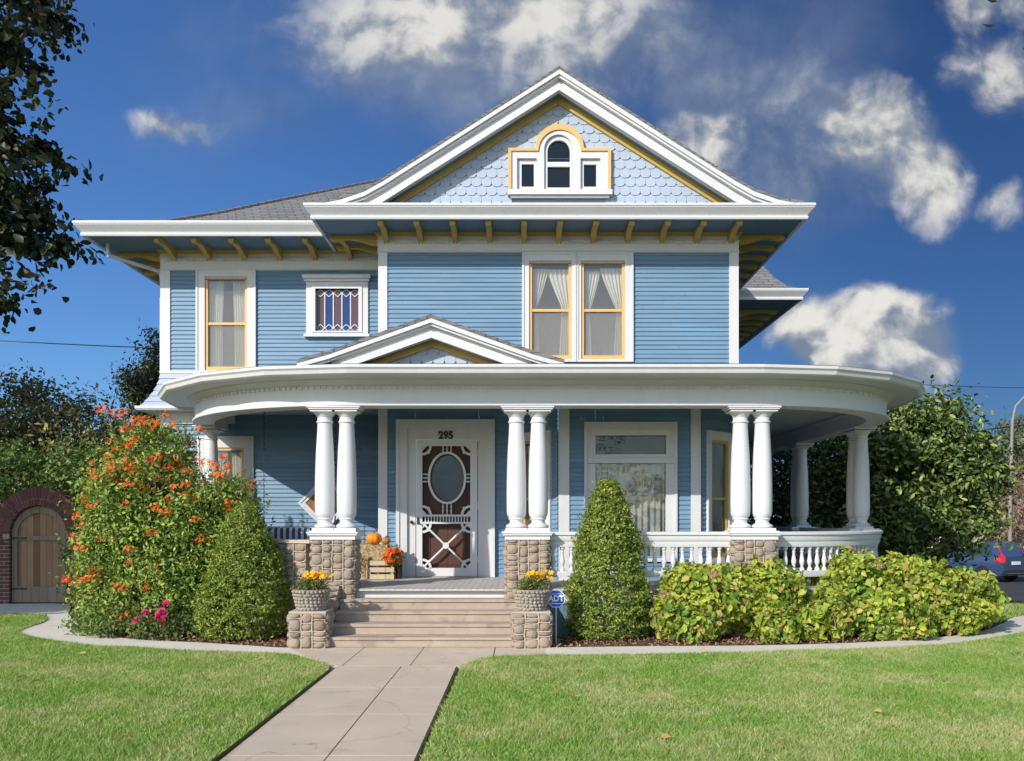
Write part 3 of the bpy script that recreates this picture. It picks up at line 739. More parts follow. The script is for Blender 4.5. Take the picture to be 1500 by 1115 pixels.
def frieze(pts, z0):
    p = poly_path(pts)
    mb = MB(); mb.sweep(p, [(0, z0), (.036, z0), (.05, z0+.012), (.036, z0+.03), (.036, 6.00), (.055, 6.02), (.036, 6.03), (.036, ZS-.06), (0, ZS-.06)]); H('frieze', mb, M['beam'])
    mb = MB(); mb.sweep(p, [(0, ZS-.06), (.06, ZS-.06), (.085, ZS-.003), (0, ZS-.003)]); H('bed_moulding', mb, M['ochre'])
    mb = MB()
    for a, b in zip(pts[:-1], pts[1:]):
        L = math.hypot(b[0]-a[0], b[1]-a[1]); dx, dy = (b[0]-a[0])/L, (b[1]-a[1])/L
        mb.M = frame(a[0], a[1], dy, -dx); k = .04
        while k < L-.03: mb.box(k, .034, 5.965, k+.025, .056, 6.0); k += .05
    H('dentil_course', mb, M['beam'])['kind'] = 'stuff'
frieze([(xa, YL), (xa, YW), (xb_, YW), (xb_, 19.3)], 5.83)
frieze([(xl, 24.6), (xl, YL), (xa, YL)], Z(397, YL))
frieze([(xb_, 19.3), (4.55, 19.3), (4.55, 24.6)], 5.83)
# ---- eaves
EX0, EX1, EY = -3.19, 4.31, 13.45
mb = MB()
mb.v = []
def flat(mb, x0, y0, x1, y1, z): mb.quad((x0, y0, z), (x1, y0, z), (x1, y1, z), (x0, y1, z))
flat(mb, EX0, EY, EX1, YW, ZS); flat(mb, xb_, YW, EX1, 18.4, ZS); flat(mb, EX0, YW, xa, YL, ZS)
flat(mb, -7.07, 14.25, EX0, YL, ZS); flat(mb, -7.07, YL, xl, 25, ZS); flat(mb, 4.31, 18.4, 5.8, 19.3, ZS); flat(mb, 4.55, 19.3, 5.8, 25, ZS); flat(mb, xb_, 18.4, 4.31, 19.3, ZS)
H('soffit', mb, M['teal'])
def eave(pts):
    p = poly_path(pts)
    mb = MB(); mb.sweep(p, [(-.03, ZS-.03), (.012, ZS-.03), (.022, ZS-.005), (.012, ZS+.022), (.0, ZS+.024), (.0, ZS+.15), (-.03, ZS+.15)]); H('fascia', mb, M['beam'])
    mb = MB(); mb.sweep(p, [(0, ZS+.026), (.012, ZS+.026), (.015, ZS+.036), (.094, ZS+.128), (.096, ZS+.14), (.108, ZS+.15), (.105, ZS+.185), (.0, ZS+.185)]); H('gutter', mb, M['white'])
eave([(EX0, 15.6), (EX0, EY), (EX1, EY), (EX1, 18.4)])
eave([(-7.07, 25), (-7.07, 14.25), (EX0, 14.25)])
eave([(4.31, 18.4), (5.8, 18.4), (5.8, 25)])
BRK = [(0, 0), (.62, 0), (.665, -.012), (.675, -.05), (.65, -.085), (.60, -.095), (.53, -.075), (.45, -.06), (.36, -.062), (.27, -.085), (.18, -.125), (.10, -.15), (.045, -.15), (.0, -.185)]
def bracket(x, y, nx, ny, k=1.0):
    mb = MB(frame(x, y, nx, ny) @ Matrix.Rotation(PI/2, 4, 'Z'))
    # plate built in (outward, z); thickness sideways
    mb.plate([(p[0]*k, p[1] + ZS - .002) for p in BRK], [], -.042, .042)
    H('bracket', mb, M['ochre'])
def bracket_row(a, b, step, nx, ny, k=1.0):
    L = math.hypot(b[0]-a[0], b[1]-a[1]); n = int(round(L/step))
    for i in range(n+1):
        t = i/n; bracket(a[0] + (b[0]-a[0])*t + nx*.034, a[1] + (b[1]-a[1])*t + ny*.034, nx, ny, k)
bracket_row((.577-2.74, YW), (.577+2.74, YW), .548, 0, -1, .98)
bracket_row((xb_, YW+.12), (xb_, 17.6), .55, 1, 0, 1.15)
bracket_row((xa, YW+.14), (xa, YW+.62), .48, -1, 0, 1.2)
bracket_row((-5.92, YL), (-2.92, YL), .60, 0, -1, 1.15)
bracket_row((xl, YL+.12), (xl, 21.2), .55, -1, 0, 1.15)
bracket_row((4.55, 19.45), (4.55, 23.5), .55, 1, 0, 1.5); bracket(4.3, 19.266, 0, -1, 1.1)
# ---- roofs
PROF = [(0, 0), (.5, .14), (1.0, .33), (1.7, .72), (2.4, 1.16), (3.2, 1.65), (4.0, 2.14), (5.3, 2.94)]
def hip(x0, y0, x1, y1, zb, maxd, PROF=PROF):
    mb = MB(); rings = [(d, z) for d, z in PROF if d <= maxd]
    if rings[-1][0] < maxd - .01: rings.append((maxd, rings[-1][1] + (maxd-rings[-1][0])*.61))
    vs = []; fs = []
    for d, z in rings: vs += [(x0+d, y0+d, zb+z), (x1-d, y0+d, zb+z), (x1-d, y1-d, zb+z), (x0+d, y1-d, zb+z)]
    for i in range(len(rings)-1):
        for k in range(4): fs.append((i*4+k, i*4+(k+1) % 4, i*4+4+(k+1) % 4, i*4+4+k))
    mb.add(vs, fs); return mb
ZR = ZS + .18
rf = H('roof', hip(-7.12, 14.2, 4.36, 25.05, ZR, 5.3), M['roof'], None, house, 'grey shingled hip roof over the main block')
mb = MB()
for (cx_, cy_, sx_, sy_) in ((-7.12, 14.2, 1, 1),):
    mb.tube([(cx_ + d*sx_, cy_ + d*sy_, ZR + z + .012) for d, z in PROF], .035, 6)
mb.build('hip_ridge_cap', M['roof'], rf)
rf2 = H('roof', hip(-1.5, 18.35, 5.85, 25.1, ZR, 2.0, [(0, 0), (.28, .14), (.5, .38), (.8, .86), (1.2, 1.45), (2.0, 2.55)]), M['roof'], None, house, 'grey shingled hip roof of the rear right wing')
# gable: profile offset from centre
GC = .577
GP = [(0, 8.60), (2.75, 6.855), (3.05, 6.69), (3.42, 6.565), (3.82, 6.49)]
def band(mb, gc, gp, o0, o1, y0, y1, clip=None):
    """rake band between vertical offsets o0>o1 below the roof line, y0..y1, both slopes"""
    for sg_ in (-1, 1):
        pts = [(gc + sg_*a, z) for a, z in gp]
        if clip:
            q = []
            for a, z in gp:
                if a <= clip: q.append((a, z))
            (a0, z0), (a1, z1) = [(p, r) for p, r in zip(gp[:-1], gp[1:]) if p[0] < clip <= r[0]][0]
            t = (clip-a0)/(a1-a0); q.append((clip, z0+(z1-z0)*t)); pts = [(gc+sg_*a, z) for a, z in q]
        vs = []; fs = []
        for (x, z) in pts: vs += [(x, y0, z+o0), (x, y0, z+o1), (x, y1, z+o1), (x, y1, z+o0)]
        for i in range(len(pts)-1):
            for k in range(4): fs.append((i*4+k, i*4+(k+1) % 4, i*4+4+(k+1) % 4, i*4+4+k))
        fs += [(0, 1, 2, 3), tuple(len(vs)-4+k for k in (3, 2, 1, 0))]
        mb.add(vs, fs)
def gable(gc, gp, yf, yw, yb, sc, clipc, nm):
    mb = MB(); band(mb, gc, gp, .045, 0, yf-.02, yb); g = H('roof', mb, M['roof'], None, house, nm+' shingled gable roof')
    mb = MB(); band(mb, gc, gp, -.001, -.075*sc, yf-.012, yf+.1); band(mb, gc, gp, -.07*sc, -.115*sc, yf+.02, yf+.1); mb.build('rake_moulding', M['white'], g)
    mb = MB(); band(mb, gc, gp, -.11*sc, -.20*sc, yf+.10, yf+.14, clipc+.25); mb.build('rake_board', M['beam'], g)
    mb = MB(); band(mb, gc, gp, -.195*sc, -.305*sc, yf+.035, yf+.15, clipc+.12); mb.build('rake_fillet', M['white'], g)
    mb = MB(); band(mb, gc, gp, -.24*sc, -.29*sc, yf+.148, yw+.02, clipc); mb.build('rake_soffit', M['teal'], g)
    mb = MB(); band(mb, gc, gp, -.288*sc, -.40*sc, yw-.05, yw+.02, clipc); mb.build('rake_frieze', M['ochre'], g)
    return g
YGF = 13.86
gable(GC, GP, YGF, YW, 20.0, 1.0, 2.95, 'grey')
# sides of block roof in front of the rake plane: pent roof over front eave
mb = MB()
zi = ZR + .26
mb.quad((EX0-.05, EY-.06, ZR), (EX1+.05, EY-.06, ZR), (xb_-.1, YW, zi), (xa+.1, YW, zi))
mb.add([(EX0-.05, EY-.06, ZR), (xa+.1, YW, zi), (xa+.1, 15.6, zi), (EX0-.05, 15.6, ZR)], [(0, 1, 2, 3)])
mb.add([(EX1+.05, EY-.06, ZR), (xb_-.1, YW, zi), (xb_-.1, 18.4, zi), (EX1+.05, 18.4, ZR)], [(0, 1, 2, 3)])
H('pent_roof', mb, M['roof'])
# fish scale shingles
def fishscale(gc, apex, slope, base, y, sw, ex, holes=(), name='gable_wall', cut=()):
    mb = MB(frame(0, y, 0, -1)); hw = (apex-base)/slope
    mb.plate([(gc-hw, base), (gc+hw, base), (gc, apex)], list(cut), -.05, -.012)
    row = 0; z = base
    while z < apex - .02:
        x0 = gc - math.ceil(hw/sw)*sw + (sw/2 if row % 2 else 0); x = x0
        while x < gc + hw + sw:
            c = x; zc = z + ex*.6
            if abs(c-gc) < (apex-zc)/slope + sw*.4 and not any(h(c, zc) for h in holes):
                w = sw*.5 - .0015; t = ex*1.0; j = R.uniform(-.004, .004); dd = R.uniform(0, .004)
                arc = [(c+w, z+j+.048), (c+w*.80, z+j+.018), (c+w*.46, z+j), (c-w*.46, z+j), (c-w*.80, z+j+.018), (c-w, z+j+.048)]
                out = [(c+w, z+t+.02)] + arc + [(c-w, z+t+.02)]
                vs = [(p[0], .013 + dd - .011*(p[1]-z)/(t), p[1]) for p in out] + [(p[0], -.004, p[1]) for p in out]
                m = len(out); mb.add(vs, [tuple(range(m))] + [(i, i+1, i+1+m, i+m) for i in range(m-1)])
            x += sw
        z += ex; row += 1
    return H(name, mb, M['pale'])
gwx = X(819.5, YW)
fishscale(GC, 8.40, .651, 6.33, YW, .164, .141, [lambda x, z: abs(x-gwx) < .74 and z < Z(222, YW) - .02, lambda x, z: (x-gwx)**2 + (z-Z(220, YW))**2 < .30**2], cut=[rect(X(757, YW), X(880, YW), Z(279.5, YW), Z(232, YW)), rect(X(797.2, YW), X(838.3, YW), Z(231.9, YW), Z(203, YW))])
# gable window
U = lambda u: X(u, YW)
V_ = lambda v: Z(v, YW)
def arch_outline(cx, hw, zbot, zsh, r, n=18):
    """T-shaped outline: shoulders at zsh, arch radius r centred on the shoulder line"""
    p = [(cx-hw, zbot), (cx+hw, zbot), (cx+hw, zsh)]
    p += [(cx + r*math.cos(PI*k/n), zsh + r*math.sin(PI*k/n)) for k in range(n+1)]
    p += [(cx-hw, zsh)]; return p
zb_, zsh = V_(281.6), V_(219.8)
mb = MB(Fw); mb.plate(arch_outline(gwx, U(894.3)-gwx, zb_, zsh, .385), [arch_outline(gwx, U(890.3)-gwx-.004, zb_+.02, zsh-.045, .338)], -.01, .085)
gw = None
mbw = MB(Fw)
def archhole(u0, u1, vb, vs_, n=12):
    a, b = U(u0), U(u1); c = (a+b)/2; r = (b-a)/2
    return [(a, V_(vb)), (b, V_(vb))] + [(c + r*math.cos(PI*k/n), V_(vs_) + r*math.sin(PI*k/n)) for k in range(n+1)]
hl = rect(U(757.5), U(786), V_(279.5), V_(234)); hr = rect(U(850), U(879), V_(279.5), V_(234)); hc = archhole(797, 838.5, 280, 220)
mbw.plate(arch_outline(gwx, U(890.4)-gwx, zb_, zsh-.042, .342), [hl, hr, hc], -.03, .06)
gw = H('gable_window', mbw, M['white'], None, house, 'arched three part attic window with amber edging')
mb.build('amber_edging', M['sash'], gw)
mb = MB(Fw); mb.box(U(743.5), -.01, V_(288.5), U(896), .12, zb_+.003); mb.box(U(748), -.01, V_(292), U(892), .08, V_(288.5)); mb.build('sill', M['white'], gw)
mb = MB(Fw)
mb.plate(rect(U(757.6), U(785.9), V_(279.4), V_(234.1)), [rect(U(764), U(782), V_(274), V_(241))], -.04, .012)
mb.plate(rect(U(850.1), U(878.9), V_(279.4), V_(234.1)), [rect(U(855), U(873.4), V_(274), V_(241.5))], -.04, .012)
mb.plate(archhole(797.2, 838.3, 279.8, 220.2), [archhole(801.9, 834.8, 238, 222.6), rect(U(801.9), U(834.8), V_(275.5), V_(245))], -.04, .02)
mb.build('sash', M['white'], gw)
for (a, b, c, d) in ((763, 783, 275, 240), (854, 874.5, 275, 240.5), (801, 836, 276, 244), (801, 836, 239, 205)):
    mb = MB(Fw); mb.quad((U(a), -.03, V_(c)), (U(b), -.03, V_(c)), (U(b), -.03, V_(d)), (U(a), -.03, V_(d))); mb.build('pane', M['dglass'], gw)
room(gw, Fw, U(760), U(878), V_(275), V_(206), .7, 'roomdark')
# ---- downspout at left eave
mb = MB(); pts = [(X(163, 14.9), 14.75, 6.17), (X(163, 14.9), 14.8, Z(374, 14.8)), (xl-.12, 15.3, Z(398, 15.3)), (xl-.09, 15.32, Z(410, 15.3)), (xl-.09, 15.32, 4.15)]
mb.tube(pts, .035, 8); H('downspout', mb, M['white'], 40)
# ---- the porch
CLx, CLy, RL = -2.25, 14.9, 2.9
CRx, CRy, RR = 3.09, 14.5, 2.5
def porch(n, yend=22.5, ystart=15.13):
    p = [(CLx-RL, ystart, -1, 0)]
    for k in range(n+1):
        a = PI + PI/2*k/n; p.append((CLx + RL*math.cos(a), CLy + RL*math.sin(a), math.cos(a), math.sin(a)))
    for k in range(n+1):
        a = -PI/2 + PI/2*k/n; p.append((CRx + RR*math.cos(a), CRy + RR*math.sin(a), math.cos(a), math.sin(a)))
    p.append((CRx+RR, yend, 1, 0)); return p
PF, PC = porch(28), porch(5)
mb = MB(); mb.sweep(PF, [(-.14, 3.085), (.15, 3.085), (.18, 3.09), (.185, 3.115), (.15, 3.12), (.15, 3.36), (.17, 3.365), (.20, 3.39), (.26, 3.425), (.26, 3.435), (-.14, 3.435)]); H('porch_beam', mb, M['beam'], 35)
mb = MB()
for i in range(len(PF)-1):
    a, b = PF[i], PF[i+1]; L = math.hypot(b[0]-a[0], b[1]-a[1]); m = max(1, int(L/.075))
    for k in range(m):
        t = (k+.5)/m; x = a[0]+(b[0]-a[0])*t; y = a[1]+(b[1]-a[1])*t; nx = a[2]+(b[2]-a[2])*t; ny = a[3]+(b[3]-a[3])*t
        mb.M = frame(x, y, nx, ny); mb.box(-.018, .148, 3.315, .018, .172, 3.355)
H('dentil_course', mb, M['beam'])['kind'] = 'stuff'
mb = MB(); mb.sweep(PF, [(.25, 3.432), (.60, 3.44)], False); H('porch_soffit', mb, M['beam'], 35)
mb = MB(); mb.sweep(PC, [(.58, 3.425), (.63, 3.425), (.66, 3.445), (.675, 3.49), (.70, 3.515), (.70, 3.55), (.58, 3.55)]); H('porch_gutter', mb, M['white'])
mb = MB(); mb.sweep(PC, [(.69, 3.555), (.66, 3.565), (-.4, 3.745), (-2.2, 4.06)], False); flat(mb, -3.1, 14.0, -2.2, 15.2, 4.06); H('porch_roof', mb, M['roof'])
def region(off, z, y_end, extra_back, flip=False):
    pts = [(x + nx*off, y + ny*off) for x, y, nx, ny in porch(28, y_end)]
    pts[0] = (pts[0][0], 15.2)
    pts += [(3.3, y_end), (3.3, 14.25), (-2.2, 14.25), (-2.2, 15.2)]
    mb = MB(); tess = tessellate_polygon([[Vector((p[0], p[1], 0)) for p in pts]])
    mb.add([(p[0], p[1], z) for p in pts], [tuple(t) for t in tess]); return mb
H('porch_ceiling', region(-.13, 3.35, 22.4, 0), M['ceil'])
mb = region(.10, .65, 22.4, 0); H('porch_floor', mb, M['deck'])
mb = MB(); mb.sweep(PF, [(.02, .615), (.14, .615), (.14, .645), (.02, .645)]); H('floor_nosing', mb, M['deck'])
mb = MB(); mb.sweep(PF, [(0, .46), (.06, .46), (.06, .612), (0, .612)]); H('porch_fascia', mb, M['white'])
mb = MB(); mb.sweep(PF, [(-.05, -.03), (.03, -.03), (.03, .458), (-.05, .458)]); H('porch_skirting', mb, M['teal'])
mb = MB(); mb.sweep(poly_path([(xl-.0, 24.6), (xl, YL), (xa, YL)]), [(0, -.03), (.05, -.03), (.05, .3), (0, .3)]); H('foundation', mb, M['mortar'])
mb = MB(); mb.sweep(porch(28), [(-.2, 3.30), (-.142, 3.30), (-.142, 3.345), (-.2, 3.345)]); H('ceiling_moulding', mb, M['white'])
# pediment over the steps
PCx = X(632, 11.5)
PP_ = [(0, 4.163), (1.32, 3.695), (1.72, 3.585)]
gable(PCx, PP_, 11.42, 11.72, 14.2, .80, 1.05, 'small porch')
fishscale(PCx, 3.93, .355, 3.50, 11.72, .15, .115, name='pediment_wall')
# columns
def column(x, y, mat='white_clean', z0=1.42, z1=3.07):
    h = z1 - z0
    mb = MB(); c = (x, y, z0)
    mb.box(x-.145, y-.145, z0, x+.145, y+.145, z0+.035)
    mb.lathe((x, y, z0), [(.125, .035), (.14, .045), (.142, .065), (.128, .08), (.108, .088), (.092, .105), (.088, .125), (.094, .145), (.107, .152), (.107, .168), (.098, .176)], 28)
    o = H('porch_column', mb, M[mat], 40)
    mb = MB(); mb.lathe((x, y, z0), [(.10, .172), (.122, .20), (.130, .24), (.133, .40), (.132, .62), (.127, .85), (.117, 1.10), (.104, 1.30), (.098, h-.21), (.098, h-.19)], 28); mb.build('shaft', M[mat], o, 50)
    mb = MB(); mb.lathe((x, y, z0), [(.098, h-.2), (.112, h-.195), (.114, h-.18), (.10, h-.172), (.098, h-.125), (.106, h-.118), (.112, h-.10), (.128, h-.085), (.15, h-.065), (.165, h-.055)], 28)
    mb.box(x-.165, y-.165, z0+h-.056, x+.165, y+.165, z0+h-.04)
    mb.build('capital', M[mat], o, 40); return o
def rot_box(mb, cx, cy, tx, ty, hl, hw, z0, z1):
    mb.M = Matrix(((tx, -ty, 0, cx), (ty, tx, 0, cy), (0, 0, 1, 0), (0, 0, 0, 1))); mb.box(-hl, -hw, z0, hl, hw, z1); mb.M = None
def cobble(mb, rb, Fm, w, h, z0, cols, hstone=.115, seed=0, depth=.045):
    """cobble stones in columns with ribbon mortar on a face of width w centred on s=0"""
    r = random.Random(seed); e = [-w/2 + w*i/cols + (r.uniform(-.028, .028) if 0 < i < cols else 0) for i in range(cols+1)]
    mb.M = Fm; rb.M = Fm
    for i in range(cols):
        a, b = e[i], e[i+1]; z = z0
        if i > 0: rb.tube([(a + r.uniform(-.008, .008), .010, z0 + h*k/5) for k in range(6)], .009, 5)
        while z < z0 + h - .03:
            hs = min(hstone*r.uniform(.55, 1.4), z0 + h - z)
            if z0 + h - z - hs < .05: hs = z0 + h - z
            c = ((a+b)/2 + r.uniform(-.006, .006), -.012 + r.uniform(-.004, .012), z + hs/2)
            Mr = Matrix.Rotation(r.uniform(-.16, .16), 3, 'Y')
            mb.ball(c, ((b-a)/2*r.uniform(.86, .98), depth*r.uniform(.8, 1.2), hs/2*r.uniform(.84, .97)), 12, 9, Mr, r.uniform(.62, .95))
            if z > z0: rb.tube([(a+.005, .008, z + r.uniform(-.006, .006)), ((a+b)/2, .010, z + r.uniform(-.005, .005)), (b-.005, .008, z + r.uniform(-.006, .006))], .0075, 5)
            z += hs
    mb.M = None; rb.M = None
def stone_block(name, cx, cy, tx, ty, hl, hw, z0, z1, parent, cols=4, scols=3, seed=0, label=None, faces='fblr'):
    """mortar core with cobbled faces; t = tangent; outward normal is (ty,-tx)"""
    mb = MB(); rot_box(mb, cx, cy, tx, ty, hl-.004, hw-.004, z0, z1)
    core = mb.build(name, M['mortar'], parent, None, label)
    st, rb = MB(), MB(); nx, ny = ty, -tx
    for k, (f, ax_, ay_, off, w, c) in enumerate((('f', nx, ny, hw, 2*hl, cols), ('b', -nx, -ny, hw, 2*hl, cols), ('l', -tx, -ty, hl, 2*hw, scols), ('r', tx, ty, hl, 2*hw, scols))):
        if f in faces: cobble(st, rb, frame(cx + ax_*off, cy + ay_*off, ax_, ay_), w, z1-z0, z0, c, seed=seed*10+k)
    st.build('cobbles', M['stone'], core, 70); rb.build('mortar_ribbon', M['rib'], core, 70)
    return core
def pair(cx, cy, tx, ty, gap=.148, pier=True, seed=1, singles=(-1, 1), label=None, low=-.02):
    for s in singles: column(cx + tx*gap*s, cy + ty*gap*s)
    mb = MB(); L = .335 if len(singles) > 1 else .18
    rot_box(mb, cx, cy, tx, ty, L, .17, 3.042, 3.064); rot_box(mb, cx, cy, tx, ty, L+.02, .185, 3.064, 3.083)
    H('abacus', mb, M['white_clean'])
    if pier:
        core = stone_block('stone_pier', cx, cy, tx, ty, .28, .21, low, 1.30, house, 4, 3, seed, label)
        mb = MB(); rot_box(mb, cx, cy, tx, ty, .30, .225, 1.302, 1.36); rot_box(mb, cx, cy, tx, ty, .325, .25, 1.36, 1.385); rot_box(mb, cx, cy, tx, ty, .34, .262, 1.385, 1.405); rot_box(mb, cx, cy, tx, ty, .31, .235, 1.405, 1.42)
        mb.build('pier_cap', M['white_clean'], core)
pair(X(492, 12), 12, 1, 0, seed=1, label='stone pier left of the steps'); pair(X(772.5, 12), 12, 1, 0, seed=2, label='stone pier right of the steps')
pair(X(1100.5, 12), 12, 1, 0, seed=3, label='stone pier above the left hydrangea')
for yy, sd in ((14.78, 4), (17.9, 5), (21.0, 6)): pair(CRx+RR, yy, 0, 1, seed=sd)
a = PI + .16; pair(CLx + RL*math.cos(a), CLy + RL*math.sin(a), 0, 1, seed=7, singles=(1,))
# railing: right of the middle pier, round the corner and back
def sub_path(p, cond): return [q for q in p if cond(q)]
def railing(path):
    mb = MB(); mb.sweep(path, [(-.07, 1.275), (.06, 1.275), (.075, 1.30), (.075, 1.345), (.10, 1.365), (.10, 1.395), (.08, 1.405), (-.09, 1.405), (-.09, 1.36)])
    mb.sweep(path, [(-.045, 1.20), (.045, 1.20), (.055, 1.235), (.055, 1.274), (-.055, 1.274)])
    rl = H('railing', mb, M['white_clean'], 35)
    mb = MB(); mb.sweep(path, [(-.05, .79), (.05, .79), (.062, .83), (.062, .875), (-.062, .875)]); mb.build('bottom_rail', M['white_clean'], rl, 35)
    return rl
BAL = [(.034, 0), (.034, .03), (.022, .04), (.016, .055), (.022, .075), (.034, .105), (.035, .13), (.026, .18), (.018, .225), (.022, .245), (.027, .255), (.018, .265), (.027, .29), (.034, .30), (.034, .325)]
def balusters(rl, path, x_ok, step=.125):
    acc = 0; last = None; proto = None
    for i in range(len(path)-1):
        ax_, ay_ = path[i][:2]; bx_, by_ = path[i+1][:2]; L = math.hypot(bx_-ax_, by_-ay_); t = (step - acc) if last else step*.6
        while t <= L:
            x = ax_+(bx_-ax_)*t/L; y = ay_+(by_-ay_)*t/L
            if x_ok(x, y):
                if proto is None:
                    mb = MB(); mb.lathe((0, 0, 0), BAL, 12); proto = mb.build('baluster', M['white_clean'], rl, 50)
                    proto.matrix_parent_inverse = WM(rl).inverted(); proto.location = (x, y, .875)
                else:
                    c = proto.copy(); COL.objects.link(c); c.location = (x, y, .875)
            last = True; t += step
        acc = L - (t - step)
rp1 = [(X(803, 12)-.01, 12, 0, -1), (X(1069, 12)+.01, 12, 0, -1)]
rl = railing(rp1); balusters(rl, rp1, lambda x, y: True)
rp2 = [(X(1131, 12), 12, 0, -1)] + [q for q in PF if q[0] > X(1131, 12)+.02 and q[1] < 14.5] + [(CRx+RR, 14.5, 1, 0)]
rl = railing(rp2); balusters(rl, rp2, lambda x, y: y < 14.45)
rp3 = [(CRx+RR, 15.08, 1, 0), (CRx+RR, 17.6, 1, 0)]
rl = railing(rp3); balusters(rl, rp3, lambda x, y: True)
rp4 = [(CRx+RR, 18.2, 1, 0), (CRx+RR, 20.7, 1, 0)]
rl = railing(rp4); balusters(rl, rp4, lambda x, y: True)
# low cobble parapet left of the left pier, following the curve
lp = [q for q in porch(10) if q[0] < X(462, 12) and q[1] < 14.4]
lp = lp + [(X(458, 12), 12, 0, -1)]
for k, (p, q) in enumerate(zip(lp[:-1], lp[1:])):
    dx, dy = q[0]-p[0], q[1]-p[1]; L = math.hypot(dx, dy)
    if L < .1: continue
    stone_block('stone_parapet', (p[0]+q[0])/2, (p[1]+q[1])/2, dx/L, dy/L, L/2+.01, .16, -.02, 1.25, house, max(1, int(L/.14)), 2, 20+k, None, 'fb')
mb = MB(); mb.sweep(lp, [(-.19, 1.252), (.19, 1.252), (.19, 1.295), (-.19, 1.295)]); H('parapet_coping', mb, M['rib'], 40)
# ---- door
dsu = MB(Fw)
zt_ = Z(617, YW)
dsu.plate(rect(X(583, YW), X(723, YW), .652, zt_), [rect(X(597, YW), X(709, YW), .652, Z(629, YW))], 0, .075)
dsu.plate(rect(X(581, YW), X(725, YW), .652, zt_+.02), [rect(X(586, YW), X(720, YW), .652, Z(621, YW))], 0, .095)
dsu.plate(rect(X(596, YW), X(710, YW), .652, Z(628, YW)), [rect(dx0-.012, dx1+.012, .652, dz1+.008)], -.02, .028)
ds = H('door_surround', dsu, M['white'])
# brown inner door
mb = MB(Fw); mb.box(dx0-.01, -.16, .652, dx1+.01, -.11, dz1)
idr = H('front_door', mb, M['doorwood'], None, house, 'dark brown wooden door behind the white screen door')
e = lambda cx, cz, rx, rz, n=36: [(cx + rx*math.cos(2*PI*k/n), cz + rz*math.sin(2*PI*k/n)) for k in range(n)]
ocx, ocz = U(654.9), V_(700.2)
mb = MB(Fw); mb.plate(e(ocx, ocz, .262, .375), [], -.112, -.104); mb.build('oval_glass', M['ovalglass'], idr)
mb = MB(Fw); mb.plate(e(ocx, ocz, .29, .405), [e(ocx, ocz, .255, .368)], -.112, -.085); mb.build('oval_moulding', M['doorwood'], idr)
mb = MB(Fw); mb.plate(rect(U(626), U(682), V_(828), V_(772)), [rect(U(629), U(679), V_(825), V_(775))], -.112, -.095); mb.build('panel_moulding', M['doorwood'], idr)
# screen door
mb = MB(Fw); sx0, sx1 = U(618.7), U(689)
mb.plate(rect(dx0, dx1, .665, dz1), [rect(sx0, sx1, V_(832), V_(767.4)), rect(sx0, sx1, V_(753.9), V_(653.6)), rect(sx0, sx1, V_(764.6), V_(756.8))], -.02, .022)
sdr = H('screen_door', mb, M['white_clean'], None, house, 'white ornamental screen door with oval ring and crossed braces')
mb = MB(Fw)
mb.plate(e(ocx, ocz, .308, .42), [e(ocx, ocz, .270, .384)], -.012, .018); mb.build('oval_ring', M['white_clean'], sdr)
mb = MB(Fw)
def bead(p, q, r=.010, n=5):
    mb.tube([(p[0], .0, p[1]), (q[0], .0, q[1])], r, 6)
    for k in range(1, n): mb.ball((p[0]+(q[0]-p[0])*k/n, 0, p[1]+(q[1]-p[1])*k/n), (r*1.7,)*3, 6, 4)
for du in (-6, 0, 6):
    bead((ocx+du*.0109, V_(653.6)), (ocx+du*.0109, ocz+.40), n=2); bead((ocx+du*.0109, ocz-.40), (ocx+du*.0109, V_(753.9)), n=3)
for dv in (-5.5, 0, 5.5):
    bead((sx0, ocz+dv*.0109), (ocx-.30, ocz+dv*.0109), n=2); bead((ocx+.30, ocz+dv*.0109), (sx1, ocz+dv*.0109), n=2)
for k in range(1, 16):
    s = sx0 + (sx1-sx0)*k/16; mb.box(s-.009, -.012, V_(765), s+.009, .012, V_(756.5))
xc, xz = U(653.2), V_(799.3)
for (su, sv) in ((-1, 1), (1, 1), (-1, -1), (1, -1)):
    tip = (xc + su*.345, xz + sv*.335); mb.tube([(xc, .005, xz), (tip[0], .005, tip[1])], .017, 8)
mb.plate(e(xc, xz, .05, .05, 16), [], -.015, .024)
mb.build('spindlework', M['white_clean'], sdr, 40)
mb = MB(Fw)
for zlo, zhi in ((V_(832), V_(767.4)), (V_(753.9), V_(653.6))):
    for sx_, cx_ in ((1, sx0), (-1, sx1)):
        for sz_, cz_ in ((1, zlo), (-1, zhi)):
            mb = MB(Fw); ring = [(cx_ + sx_*.15*math.cos(t), cz_ + sz_*.15*math.sin(t)) for t in [PI/2*k/8 for k in range(9)]]
            ring += [(cx_ + sx_*.112*math.cos(t), cz_ + sz_*.112*math.sin(t)) for t in [PI/2*k/8 for k in range(8, -1, -1)]]
            mb.plate(ring, [], -.012, .016)
            mb.plate([(cx_, cz_), (cx_+sx_*.075, cz_), (cx_+sx_*.05, cz_+sz_*.03), (cx_+sx_*.03, cz_+sz_*.05), (cx_, cz_+sz_*.075)], [], -.01, .014)
            mb.ball((cx_+sx_*.105, .004, cz_+sz_*.105), (.022, .014, .022), 8, 5); mb.build('corner_fretwork', M['white_clean'], sdr, 40)
mb = MB(Fw); mb.box(U(611.2), .02, V_(768), U(614.2), .04, V_(758)); mb.tube([(U(612.6), .03, V_(765)), (U(612.6), .075, V_(765)), (U(615), .08, V_(766))], .012, 8); mb.build('door_latch', M['black'], sdr)
mb = MB(Fw); mb.ball((U(603.5), .055, V_(765)), (.027, .03, .027), 12, 8); mb.build('doorbell', M['black'], ds, 60)
for vv in (664, 741, 820):
    mb = MB(Fw); mb.box(U(698.4), .018, V_(vv+5), U(700.2), .04, V_(vv-5)); mb.build('hinge', M['white'], sdr)
